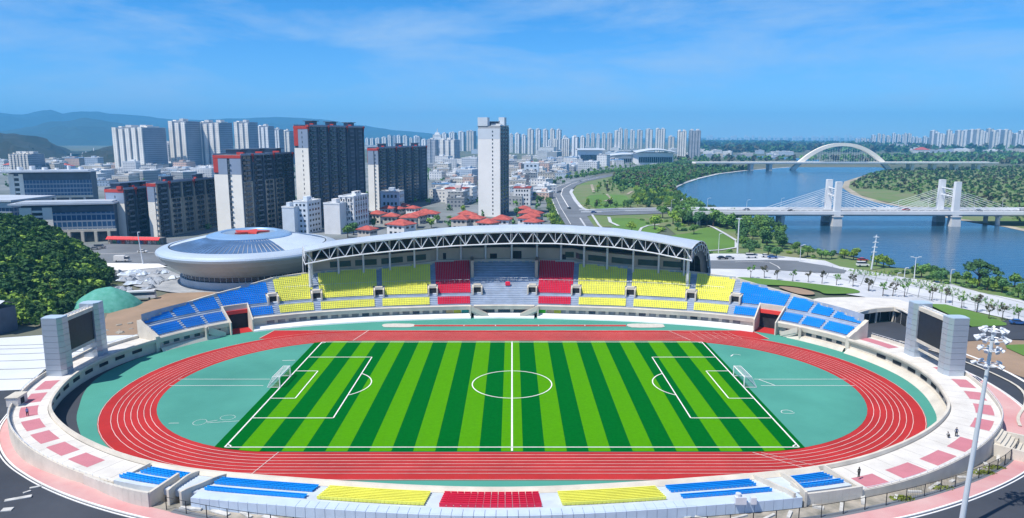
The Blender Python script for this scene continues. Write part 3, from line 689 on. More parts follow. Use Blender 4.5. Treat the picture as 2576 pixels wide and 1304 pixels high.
for i in range(16):
    s = -54.5+i*7.5; m = MB(); v = vmax(s)-1.2 if abs(s) > 22 else vmax(s)+.35; zb = zs(v)
    top = fz(s)+.2
    m.tube(CV(s, v, zb-.3), CV(s, v, top), .36, 10); m.tube(CV(s, v, top-3.5), CV(s, 8.3, fz(s)-TD+.2), .12, 6); m.tube(CV(s, v, top-.8), CV(s, 10, fz(s)-.2), .13, 6); m.tube(CV(s, v-4, (top+fz(s))/2-.9), CV(s, v-1.5, top-3.5), .09, 5)
    m.build('roof_column', steel, GS)
for s, v in ((58.7, 11.2), (-55.8, 11.2)):
    m = MB(); m.tube(CV(s, v, zs(v)-.3), CV(s, v, fz(s)-.6), .5, 12); m.build('roof_column', steel, GS)
# ribs closing the roof ends
for s in (RS0, RS1):
    m = MB()
    for dv in (.0, 1.2): 
        for (v, dz), (v2, dz2) in zip(PRO, PRO[1:]): m.tube(CV(se(s, v), v, fz(s)+crown(s, dz)-dv), CV(se(s, v2), v2, fz(s)+crown(s, dz2)-dv*.8), .13, 6)
    kk = lambda v, z: CV(se(s, v), v, fz(s)+z)
    for i in range(0, len(PRO)-1): m.tube(kk(PRO[i][0], crown(s, PRO[i][1])), kk(PRO[i+1][0]*.86+2, PRO[i+1][1]-3.2), .09, 5); m.tube(kk(PRO[i][0]*.86+2, PRO[i][1]-3.2), kk(PRO[i+1][0], crown(s, PRO[i+1][1])), .07, 5)
    for a in range(6): m.tube(CV(s, 8.2+a*2.3, fz(s)-2.9), CV(s, 9.2+a*2.5, fz(s)+.6-a*a*.09), .07, 5)
    m.tube(CV(s, 6.7, fz(s)-TD), CV(s, 23, fz(s)-4.5), .14, 6); m.build('gable_rib', steel, GS)
    m = MB(); q_ = s+(.4 if s < 0 else -.4); m.strip([CV(se(q_, v), v, fz(s)+crown(s, dz)-.1) for v, dz in PRO], [CV(se(q_, 6.8+(v-6.6)*.72), 6.8+(v-6.6)*.72, fz(s)+dz-4.4-(2.5 if v > 20 else 0)) for v, dz in PRO]); m.build('gable_panel', mat('gable_glass', (.045, .055, .075), .35, .2, .5), GS)

# ------------------------------------------------------------------ ring concourse on both ends
def z_ow(s):
    t = s-HALF; return 3.75
def smt(T, s): return sum(lerp_t(T, s+d) for d in (-6, -3, 0, 3, 6))/5
VOT = [(0, 7.2), (HALF-110, 6.6), (HALF-98, 6.5), (HALF-85, 7.1), (HALF-62, 7.3), (HALF-50, 7.4)]
VO = lambda s: smt(VOT, s % LEN) if (s % LEN) < HALF else 8.6
for side, (s0, s1) in (('left', (104.4, HALF-57)), ('right', (HALF+52.5, LEN-104.4))):
    D = thing('concourse', 'white curved concourse deck with pink floor panels at the %s end of the bowl' % side, 'concourse', (*CV((s0+s1)/2, 4), 0))
    m = MB(); arcbox(m, s0, s1, .25, lambda s: VO(s)-.1, 2.55, 3.0); m.build('deck', deckw, D)
    m = MB(); S = fr(s0, s1, 2)
    m.ribbon([[CV(s, .28, 2.7) for s in S], [CV(s, -.35, 2.75) for s in S], [CV(s, -.55, 3.3) for s in S], [CV(s, -.45, 3.62) for s in S], [CV(s, .02, 3.66) for s in S], [CV(s, .15, 3.0) for s in S]]); m.build('inner_parapet', cream, D)
    m = MB(); arcbox(m, s0, s1, .35, .6, -.2, 2.6); m.build('inner_wall', cream, D)
    if side == 'right':
        m = MB(); m.ribbon([[CV(s, -2.0, .03) for s in S], [CV(s, -.5, 1.0) for s in S], [CV(s, .36, 1.0) for s in S]]); m.build('sloping_plinth', cream, D)
    s = s0+4
    while s < s1-6:
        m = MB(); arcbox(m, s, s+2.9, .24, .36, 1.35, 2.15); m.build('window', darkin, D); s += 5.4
    m = MB(); q_ = s0+1
    while q_ < s1-1: arcsheet(m, q_, q_+.07, .3, lambda s: VO(s)-.15, 3.006, .07); q_ += 3.82
    m.build('floor_joint', mat('joint_grey', (.34, .33, .32), .9), D)
    m = MB(); arcbox(m, s0, s1, lambda s: VO(s)-.1, lambda s: VO(s)+.2, -.6, 3.75); m.build('outer_wall', cream, D)
    m = MB(); SS = fr(s0, s1, 1.5)
    for a, b in zip(SS, SS[1:]): m.tube(CV(a, VO(a)+.05, 4.15), CV(b, VO(b)+.05, 4.15), .05, 4); m.tube(CV(a, VO(a)+.05, 3.7), CV(a, VO(a)+.05, 4.15), .035, 4)
    m.build('hand_rail', steel, D)
    if side == 'left':
        for i in range(-4, 7):
            s = 135.4+i*7.65
            if s < s0+1: continue
            if -3.2 < i < -.4 or i == -2: continue
            m = MB(); arcsheet(m, s, s+5.6, 1.9, 4.9, 3.012, 1); m.build('pink_panel', pinkp, D)
    else:
        for a, b, v0_, v1_ in [(104.5, 112.8, 8.6-4.6, 8.6-1.4), (126.6, 131, 4.3, 7.4), (134.2, 139.2, 4.3, 7.4), (141.4, 146.2, 4.3, 7.4), (148.6, 153.6, 4.3, 7.4), (156.2, 161.4, 4.3, 7.4), (167.6, 173.6, 4.4, 7.3), (176.2, 182.2, 4.2, 7.2), (185.0, 190.6, 3.9, 7.2), (193.4, 197.6, 3.9, 7.2)]:
            m = MB(); arcsheet(m, -a, -b, v0_, v1_, 3.012, 1); m.build('pink_panel', pinkp, D)
# ------------------------------------------------------------------ small stand on the near side
NS = thing('near_stand', 'low curved near-side stand with blue, yellow and red seat rows and pale cladding', 'stand', (BX, -60, 0))
zn = lambda v: 3.2+.16*v
h = HALF
m = MB()
for r in range(9):
    z = 3.2+.16*.8*r; arcbox(m, h-57, h+52.5, .4+r*.8, 1.2+r*.8+.01*(r == 8), z-1, z)
m.build('terrace', mat('pale_step', (.52, .59, .68), .8, .08, .4), NS)
S = fr(h-57, h+52.5, 2)
m = MB(); m.ribbon([[CV(s, .45, 0) for s in S], [CV(s, -.2, 0) for s in S], [CV(s, -.35, 3.2) for s in S], [CV(s, -.2, 3.75) for s in S], [CV(s, .35, 3.75) for s in S], [CV(s, 1.0, 3.25) for s in S]]); m.build('front_parapet', cream, NS)
# pale cladding panels: walkway slab behind the seats
clad = mat('pale_cladding', (.50, .60, .74), .6, .05, .5)
zt = lambda s: 4.45
m = MB(); S = fr(h-43, h+43.5, 1.45)
for a, b in zip(S, S[1:]):
    if abs((a+b)/2-h) > 28: arcbox(m, a, b, 7.6, 9.2, 3, 4.40)
    else: arcbox(m, a+.03, b-.03, 7.6, 9.2, 3, 4.46)
m.build('walkway', clad, NS)
m = MB(); S = fr(h-43, h+43.5, 1.45)
for a, b in zip(S, S[1:]): arcbox(m, a+.03, b-.03, 9.2, 9.5, 1.5, 4.42)
m.build('cladding_wall', clad, NS)
for t in (-43.6, -24.4, -7.9, 7.7, 24.2):
    m = MB(); arcbox(m, h+t-.7, h+t+.7, .9, 7.6, lambda q: 3.0, lambda q: 3.0); m = None
zsn = lambda v: 3.2+.16*.8*math.floor((v-.4)/.8+.02)
def nseat(a, b, v0, v1, mt, name='seat_block', lab=None):
    m = MB(); w = .62; r = 0; pt_ = .66
    n = int((b-a)/w)
    v = v0
    while v+pt_ <= v1+.05:
        z = 3.2+.16*(v-.4)+.02
        for i in range(n):
            s = h+a+(b-a)*(i+.5)/n; p, q = s-w*.47, s+w*.47
            A, B, D_, E_ = CV(p, v+.12, z+.34), CV(q, v+.12, z+.34), CV(p, v+.55, z+.30), CV(q, v+.55, z+.30)
            F_, H_ = CV(p, v+.62, z+.62), CV(q, v+.62, z+.62); I, J = CV(p, v+.70, z+.60), CV(q, v+.70, z+.60); K, L = CV(p, v+.66, z+.1), CV(q, v+.66, z+.1)
            m.add([A, B, E_, D_, H_, F_, J, I, L, K], [(0, 1, 2, 3), (3, 2, 4, 5), (5, 4, 6, 7), (7, 6, 8, 9)])
        v += pt_
    o = m.build(name, mt, NS)
    if lab: o['label'] = lab
    return o
# red block: each chair is a part of its own
for r in range(7):
    for i in range(14):
        s = h-7.5+13.9*(i+.5)/14; v = 1.5+r*.8; w = .90; z = 3.2+.16*(v-.4)+.02
        a, b = s-w/2, s+w/2; m = MB()
        A, B, D_, E_ = CV(a, v+.1, z+.36), CV(b, v+.1, z+.36), CV(a, v+.55, z+.32), CV(b, v+.55, z+.32)
        F_, H_, I, J, K, L = CV(a, v+.58, z+.74), CV(b, v+.58, z+.74), CV(a, v+.66, z+.72), CV(b, v+.66, z+.72), CV(a, v+.62, z+.08), CV(b, v+.62, z+.08)
        m.add([A, B, E_, D_, H_, F_, J, I, L, K], [(0, 1, 2, 3), (3, 2, 4, 5), (5, 4, 6, 7), (7, 6, 8, 9)]); m.build('seat', seat_r, NS)
nseat(-25.2, -9.6, 1.3, 7.1, seat_y, lab='left block of yellow seats'); nseat(9.2, 24.2, 1.3, 7.1, seat_y, lab='right block of yellow seats')
nseat(-42.8, -27, 1.3, 4.4, seat_b, lab='left front strip of blue seats'); nseat(-42.6, -27, 5.4, 7.3, seat_b, lab='left rear strip of blue seats')
nseat(25.8, 39.4, 1.3, 4.4, seat_b, lab='right front strip of blue seats'); nseat(26.6, 40.4, 5.4, 7.3, seat_b, lab='right rear strip of blue seats')
nseat(-56, -48.8, 1.0, 3.6, seat_b, lab='blue seats at the left end'); nseat(-57, -49.2, 4.6, 7.0, seat_b, lab='blue seats at the left end')
nseat(45.6, 51.8, 1.8, 4.4, seat_b, lab='blue seats at the right end'); nseat(45, 52, 5.2, 7.0, seat_b, lab='blue seats at the right end')
# stair wells with tall curved cheek walls
for t, sg in ((-47.2, -1), (-44.2, 1), (41.6, -1), (44.4, 1)):
    m = MB(); a = h+t
    N = 10; 
    for i in range(N):
        v0_, v1_ = -.6+10*i/N, -.6+10*(i+1)/N
        z1 = lambda v: 3.4+1.3*math.sin(min(1, max(0, (v+.6)/6.5))*math.pi*.5)+(.45 if v > 5 else 0)*sstep(5, 9, v)
        dx = lambda v: sg*.9*math.cos(v/9.4*2.2)
        m.add([CV(a+dx(v0_), v0_, 1), CV(a+dx(v1_), v1_, 1), CV(a+dx(v1_), v1_, z1(v1_)), CV(a+dx(v0_), v0_, z1(v0_)), CV(a+.35+dx(v0_), v0_, 1), CV(a+.35+dx(v1_), v1_, 1), CV(a+.35+dx(v1_), v1_, z1(v1_)), CV(a+.35+dx(v0_), v0_, z1(v0_))],
              [(0, 1, 2, 3), (7, 6, 5, 4), (3, 2, 6, 7), (0, 3, 7, 4), (1, 5, 6, 2)])
    m.build('stair_cheek', cream, NS)
tile = mat('beige_tile', (.60, .57, .52), .75, .06, .5)
for a, b in ((h-63, h-48.6), (h+44.6, h+53.2)):
    m = MB(); S = fr(a, b, 1.2); lft = a < h
    wv = (lambda q: 7.35+2.9*sstep(h-64, h-49, q)) if lft else (lambda q: 8.6)
    for p, q in zip(S, S[1:]):
        zt_ = 3.8+1.3*sstep(h-64, h-50, (p+q)/2) if lft else 4.6
        for k_ in range(4): arcbox(m, p+.012, q-.012, wv, lambda q_: wv(q_)+.4, -.6+(zt_+.6)*k_/4, -.6+(zt_+.6)*(k_+1)/4-.015)
    m.build('tiled_wall', tile, NS)
m = MB(); arcbox(m, h-57.2, h-56.9, .8, 7.6, 3, 4.0); arcbox(m, h-48.9, h-48.5, 4, 10.5, 0, 5.0); arcbox(m, h-62, h-48.9, lambda q: 7.3, lambda q: 7.4+2.7*sstep(h-64, h-49, q), 2.6, 3.25); arcbox(m, h+44.3, h+44.6, 5, 9, 0, 4.6); arcbox(m, h+52.9, h+53.2, 1, 9, 2.9, 4.3); m.build('return_wall', cream, NS)
m = MB(); p = CV(h+34, 9.6, 0); m.box((p[0], p[1], 5.0), (1.6, .9, 1.1)); m.box((p[0]+1.9, p[1]+.1, 4.9), (.8, .8, 1.0)); m.tube((p[0]-.3, p[1], 5.5), (p[0]-.3, p[1], 6.0), .4, 10); m.build('equipment_box', steel, NS)

# ------------------------------------------------------------------ outside ring: rubble bed, railing, pink walk, kerb, asphalt
PK = [(0, 6.4), (HALF-98, 6.4), (HALF-62, 7.3), (HALF-50, 10.3), (HALF-44, 11.3), (HALF-30, 13.2), (HALF+40, 13.2), (HALF+54, 12.2), (LEN-150, 12.0), (LEN, 12)]
KB = [(0, 8.0), (HALF-100, 8.2), (HALF-92, 8.6), (HALF-82, 9.1), (HALF-71, 10.2), (HALF-63, 11.3), (HALF-56, 12.0), (HALF-48, 13.1), (HALF-30, 15.6), (HALF, 17), (HALF+54, 15.2), (HALF+72, 15.2), (HALF+85, 14.8), (LEN-150, 15.6), (LEN, 15.9)]
pk = lambda s: smt(PK, s)
kb = lambda s: smt(KB, s)
def gsheet(mb, s0, s1, va, vb, off, step=2.0, nv=1):
    f = lambda k, s: k(s) if callable(k) else k
    S = fr(s0, s1, step); rows = []
    for j in range(nv+1):
        row = []
        for s in S:
            v = f(va, s)+(f(vb, s)-f(va, s))*j/nv; x, y = CV(s, v); row.append((x, y, ground_z(x, y)+off))
        rows.append(row)
    mb.ribbon(rows)
m = MB(); gsheet(m, h-49, LEN-146, 8.5, lambda s: pk(s)+.1, -.05, 1, 4); structure('rubble_bed', m, rubble)
m = MB(); gsheet(m, h-45, LEN-150, lambda s: pk(s)-1.0, lambda s: pk(s)+.12, .03, 1.5); structure('fence_footing', m, asph_l)
m = MB(); gsheet(m, 140, LEN-130, pk, kb, .02, 2, 3); structure('pink_walk', m, pinkw)
m = MB(); gsheet(m, LEN-158.4, LEN-112, lambda s: 8.7, lambda s: 12.05+4*sstep(LEN-158, LEN-140, s), .04, 2, 3); structure('pink_walk', m, pinkw)
def ring_kerb(name, s0, s1, v0, v1, z1, mt):
    m = MB(); S = fr(s0, s1, 1.5); f = v0
    def q(s, v, dz): x, y = CV(s, v); return (x, y, ground_z(x, y)+dz)
    m.ribbon([[q(s, f(s)+a, b) for s in S] for a, b in ((0, 0), (0, z1), (v1, z1), (v1, -.05))]); structure(name, m, mt)
ring_kerb('kerb', 140, LEN-118, lambda s: kb(s), .28, .16, kerbm)
ring_kerb('kerb', 140, LEN-118, lambda s: kb(s)+.55, .22, .06, kerbm)
m = MB(); gsheet(m, 132, LEN-104, kb, lambda s: kb(s)+9, -.02, 2, 4); gsheet(m, 132, LEN-104, lambda s: kb(s)+9, lambda s: kb(s)+60, -.02, 4, 12); structure('ring_road', m, asph)
m = MB(); gsheet(m, LEN-150, LEN-104, lambda s: 12+9*sstep(LEN-150, LEN-128, s), lambda s: 12.6+9*sstep(LEN-150, LEN-128, s), .25, 2, 1); structure('kerb', m, cream)
m = MB(); gsheet(m, LEN-146, LEN-104, lambda s: 21+6*sstep(LEN-150, LEN-110, s), lambda s: 21.8+6*sstep(LEN-150, LEN-110, s), .10, 2, 1); structure('kerb', m, kerbm)
# mounds of tufts, slabs of broken concrete in the rubble bed
conc = mat('broken_concrete', (.55, .55, .54), .9, .2, .8)
for i in range(34):
    s = h-42+i*4.15+random.uniform(-1, 1); v = random.uniform(9.7, pk(s)-1.6)
    x, y = CV(s, v); z = ground_z(x, y); a, b = CV(s-1, v), CV(s+1, v); rot = math.atan2(b[1]-a[1], b[0]-a[0])+random.uniform(-.9, .9)
    m = MB(); L_, W_ = random.uniform(1.2, 3.6), random.uniform(.3, .8)
    m.box((x, y, z+.08), (L_, W_, random.uniform(.15, .35)), rot); o = m.build('concrete_slab', conc); tag(o, 'broken pale concrete slab in the rubble behind the railing, %s from left' % ordw(i), 'concrete slab', 'broken slabs in the rubble bed')
def tufts(name, pts, n, r, hgt, m, lab=None, z=0):
    V = []; F = []
    for (cx, cy, cz, rx, ry, k) in pts:
        for _ in range(k):
            a = random.uniform(0, 6.28); q = random.random()**.5; x = cx+rx*q*math.cos(a); y = cy+ry*q*math.sin(a); w = r*random.uniform(.5, 1.2); d = random.uniform(0, 6.28); hh = hgt*random.uniform(.4, 1.1)
            o = len(V); V += [(x-w*math.cos(d), y-w*math.sin(d), cz), (x+w*math.cos(d), y+w*math.sin(d), cz), (x+w*.6*math.cos(d+.8), y+w*.6*math.sin(d+.8), cz+hh), (x-w*.6*math.cos(d-.8), y-w*.6*math.sin(d-.8), cz+hh)]; F.append((o, o+1, o+2, o+3))
    b = MB(); b.v = V; b.f = F; b.m = [0]*len(F); o = b.build(name, m); return tag(o, kind='stuff')
weed = mat('weeds', (.20, .25, .04), .9, .3, 1)
pts = []
for t, k in ((-20, 60), (-14, 80), (8, 40), (58, 160), (66, 60), (78, 240), (82, 160), (95, 60)):
    x, y = CV(h+t, 11.2); pts.append((x, y, ground_z(x, y)-.05, 1.8, 1.0, k))
tufts('weeds', pts, 0, .28, .3, weed)
# railing
RL = thing('railing', 'long dark metal railing with posts along the pink walkway behind the near stand', 'railing', (*CV(h, 13.2), 2.8))
def fp(s, dz=0): x, y = CV(s, pk(s)-.35); return (x, y, ground_z(x, y)+dz)
s = h-46; posts = []
while s < LEN-156: posts.append(s); s += 3.35
for s in posts: m = MB(); m.tube(fp(s, -.1), fp(s, 2.0), .075, 6); m.build('post', metal_d, RL)
m = MB()
for z_ in (1.95,): 
    for a, b in zip(posts, posts[1:]): m.tube(fp(a, z_), fp(b, z_), .04, 5)
m.build('top_rail', metal_d, RL)
m = MB()
for a, b in zip(posts, posts[1:]):
    m.tube(fp(a, .15), fp(b, .15), .02, 4)
    for k in range(1, 10):
        if a > LEN-196: q = a+(b-a)*k/10; m.tube(fp(q, .15), fp(q, 1.95), .014, 3)
m.build('mesh_wire', metal_d, RL)
# steps from the deck to the pink terrace on the right
ST = thing('terrace_steps', 'pale concrete steps leading off the deck edge by the tall light mast', 'steps', (*CV(LEN-161, 11), 0))
m = MB()
for i in range(8): arcbox(m, LEN-164.5, LEN-159, 8.6+i*.62, 9.22+i*.62, -.5, 3.0-i*.36)
m.build('tread', cream, ST)
m = MB(); arcbox(m, LEN-164.9, LEN-164.5, 8.6, 13.6, -.5, 2.2); arcbox(m, LEN-159, LEN-158.6, 8.6, 13.6, -.5, 2.6); m.build('cheek_wall', cream, ST)

# ------------------------------------------------------------------ scoreboards
screenm = mat('screen_black', (.012, .016, .026), .35, .2, 1)
def scoreboard(cx, sg, label):
    """sg: direction the screen faces along x"""
    t = thing('scoreboard', label, 'scoreboard', (cx, 6.4, 3.0), 'scoreboards on the ring deck')
    for y0 in (-.6, 13.6):
        lev = 10; H_ = 13.2; p_ = None
        m = MB()
        for k in range(lev):
            z0, z1 = 3+H_*k/lev, 3+H_*(k+1)/lev-.06; w0 = 4.4
            def sec(z):
                f = (z-3)/H_; l = 1.75-.15*f
                return [(cx-1.9*sg, y0-l), (cx+1.5*sg, y0-l), (cx+2.1*sg, y0-l*.3), (cx+2.1*sg, y0+l), (cx-1.6*sg, y0+l), (cx-2.2*sg, y0+l*.4)]
            A, B = sec(z0), sec(z1); n = len(A)
            if sg < 0: pass
            vs = [(*p, z0) for p in A]+[(*p, z1) for p in B]
            m.add(vs, [(i, (i+1) % n, n+(i+1) % n, n+i) for i in range(n)]+[tuple(range(n, 2*n)), tuple(range(n-1, -1, -1))])
            if k < lev-1: m.box((cx, y0, z1+.03), (3.2, 2.8, .12))
        m.build('pylon', silver, t)
        m = MB(); m.prism([(x*1.0, y) for x, y in sec(16.2)], 16.2, 16.45); m.build('pylon_cap', mat('cap_blue', (.55, .68, .80), .4, .05, .3, metal=.3), t)
    m = MB(); m.box((cx+.3*sg, 6.5, 15.2), (2.2, 11.6, .9)); m.box((cx+.3*sg, 6.5, 7.3), (1.8, 11.6, .8)); m.box((cx+.2*sg, 6.5, 5.0), (.9, 11.6, .5)); m.build('frame_beam', cream, t)
    m = MB(); m.box((cx+.9*sg, 6.5, 11.2), (.5, 11.2, 7.1)); m.box((cx-.2*sg, 6.5, 11.2), (1.5, 10.8, 7.0)); m.build('screen', screenm, t)
    m = MB(); m.tube((cx+.3*sg, 1, 15.9), (cx+.3*sg, 12, 15.9), .1, 6)
    for i in range(8): m.box((cx+.6*sg, 2+i*1.3, 15.75), (.5, .4, .2))
    m.build('top_rail', steel, t)
scoreboard(-103.2, 1, 'tall silver clad scoreboard with a black screen on the left end of the ring')
scoreboard(100.2, -1, 'tall silver clad scoreboard with a black screen on the right end of the ring')

# ------------------------------------------------------------------ round arena
UX, UY = -106.6, 286-156
UF = thing('round_arena', 'saucer shaped silver arena with a red star in its roof ring behind the blue seats', 'arena', (UX, UY, 0))
c = (UX, UY, 0)
AS_ = .914
def la(name, prof, m, n=96, a0=0, a1=2*math.pi, par=UF):
    prof = [(r*AS_, z) for r, z in prof]
    b = MB(); b.lathe(prof, c, n, a0, a1); return b.build(name, m, par, smooth=True)
shell = mat('arena_shell', (.46, .46, .46), .55, .05, .1, metal=.15)
rimm = mat('arena_rim', (.58, .68, .80), .32, .04, .1, metal=.3)
roofglass = mat('arena_glass', (.10, .19, .36), .3, .2, .15, metal=.15, spec=.7)
roofpale = mat('arena_pale_panel', (.70, .80, .90), .4, .05, .15, metal=.3)
la('base_wall', [(29.3, -.6), (29.3, 2.5), (28.8, 2.55)], mat('arena_base', (.55, .60, .66), .7, .08, .2))
o = la('glass_band', [(28.8, 2.45), (28.4, 2.5), (28.6, 4.7)], glass_d)
la('bowl_shell', [(28.6, 4.5), (29.2, 4.45), (31, 5.5), (33.8, 7.4), (36.1, 9.4), (37.4, 11.1)], shell)
la('rim', [(37.4, 11.05), (38.0, 11.55), (38.2, 12.1), (37.9, 12.7), (37, 13.25), (35.4, 13.8), (33.4, 14.15), (33.0, 14.1), (32.9, 13.9)], rimm)
la('rim_gap', [(33.0, 14.0), (32.7, 13.85), (32.4, 14.02)], darkin)
NS_ = 72
segs = [(R_(205), R_(315), roofglass, 'roof_glazing'), (R_(315), R_(385), roofpale, 'roof_panel'), (R_(25), R_(120), roofglass, 'roof_glazing'), (R_(120), R_(205), roofpale, 'roof_panel')]
for a0, a1, mt, nm in segs: la(nm, [(32.4, 14.0), (27, 15.3), (21, 16.5), (16.6, 17.1)], mt, 28, a0, a1)
la('ring_collar', [(17.8, 16.8), (17.9, 17.3), (17.2, 17.65), (12.9, 18.7), (11.8, 18.6), (11.2, 18.1)], mat('ring_blue', (.38, .60, .86), .3, .05, .1, metal=.5))
la('oculus', [(11.25, 18.15), (9, 17.85), (.01, 17.6)], mat('oculus_panel', (.38, .50, .62), .3, .1, .3, metal=.4), 40)
m = MB(); P_ = []
for i in range(10):
    a = math.pi/2+i*math.pi/5; r = 7.4 if i % 2 == 0 else 3.2; P_.append((UX+r*math.cos(a), UY+1.5+r*math.sin(a)*.95))
m.prism(P_, 17.9, 18.5); m.build('red_star', mat('star_red', (.62, .06, .04), .5, .06, 1), UF)
m = MB()
for i in range(72):
    a = 2*math.pi*i/72; f = lambda r, z: (UX+r*AS_*math.cos(a), UY+r*AS_*math.sin(a), z)
    m.tube(f(28.45, 2.5), f(28.65, 4.6), .08, 4)
m.build('mullion', steel, UF)
m = MB()
for i in range(34):
    a = R_(205)+R_(110)*i/33; f = lambda r, z: (UX+r*AS_*math.cos(a), UY+r*AS_*math.sin(a), z)
    m.tube(f(32.3, 14.05), f(27, 15.35), .10, 3); m.tube(f(27, 15.35), f(16.7, 17.13), .10, 3)
m.build('roof_seam', shell, UF)

# ------------------------------------------------------------------ entrance hall beside the ring on the right
EH = thing('entrance_hall', 'low hall with a sweeping white roof and dark glazed front beside the right ring', 'hall', (*G(2200, 770, 0), 0))
zr = 4.6
rp_ = smooth_poly([G(*q, zr) for q in ZP(rb, [(1200, 515), (1440, 498), (1700, 500), (1950, 520), (2130, 600), (2080, 660), (1900, 585), (1700, 605), (1545, 640), (1400, 590)])], 3)
m = MB(); m.prism(rp_, zr-.3, zr); m.build('roof', deckw, EH)
edge = [G(*q, zr) for q in ZP(rb, [(1545, 640), (1620, 615), (1750, 595), (1900, 585), (1980, 605), (2060, 650)])]
m = MB(); m.ribbon([[(x, y-.1, zr+.25) for x, y in edge], [(x, y-.35, zr+.05) for x, y in edge], [(x, y-.5, zr-1.1) for x, y in edge], [(x, y+.5, zr-1.15) for x, y in edge]]); m.build('fascia', cream, EH)
m = MB(); m.strip([(x, y+2.5, -.3) for x, y in edge], [(x, y+2.5, zr-.4) for x, y in edge]); m.build('glazed_wall', darkin, EH)
for i in (1, 2, 3):
    x, y = edge[i]; m = MB(); m.tube((x, y+.1, -.3), (x+.3, y+.2, zr-1), .32, 8); m.build('column', cream, EH)
for i in range(9):
    t_ = i/8*4.99; k = int(t_); f = t_-k; x = edge[k][0]*(1-f)+edge[k+1][0]*f; y = edge[k][1]*(1-f)+edge[k+1][1]*f
    m = MB(); m.box((x, y+2.4, 1.7), (.12, .12, 3.8)); m.build('mullion', steel, EH)
patch('forecourt', [(p[0], p[1]-.3) for p in edge]+[CV(LEN-128, 8.4), CV(LEN-118, 8.4), CV(LEN-108, 8.4), CV(LEN-104, 8)], asph, 0, raw=True, zz=.12)

# ------------------------------------------------------------------ residential towers behind the arena
LD = Vector((.24, .97)).normalized(); GD = Vector((-LD.y, LD.x))   # long side runs away from the camera, gable looks towards it
twall = mat('tower_wall_dark', (.085, .108, .15), .75, .2, .15)
tbeige = mat('tower_beige', (.42, .38, .32), .8, .1, .15)
gable_c = mat('tower_cream', (.88, .85, .79), .8, .04, .1)
gable_b = mat('tower_blue_grey', (.26, .33, .45), .7, .05, .1)
redt = mat('tower_red', (.50, .058, .048), .6, .08, .3)
winm = mat('tower_window', (.035, .05, .075), .18, .5, .35, spec=.7)
winf = mat('tower_pane_frame', (.15, .18, .23), .6, .2, 1)
navy = mat('penthouse_navy', (.09, .13, .20), .5, .15, .3)
UNITWIN = None
def solve_len(M0, d, px, lo=1, hi=120):
    f = lambda l: PX(M0[0]+d.x*l, M0[1]+d.y*l, 20)[0]
    inc = f(hi) > f(lo)
    for _ in range(40):
        mid = (lo+hi)/2
        if (f(mid) < px) == inc: lo = mid
        else: hi = mid
    return lo
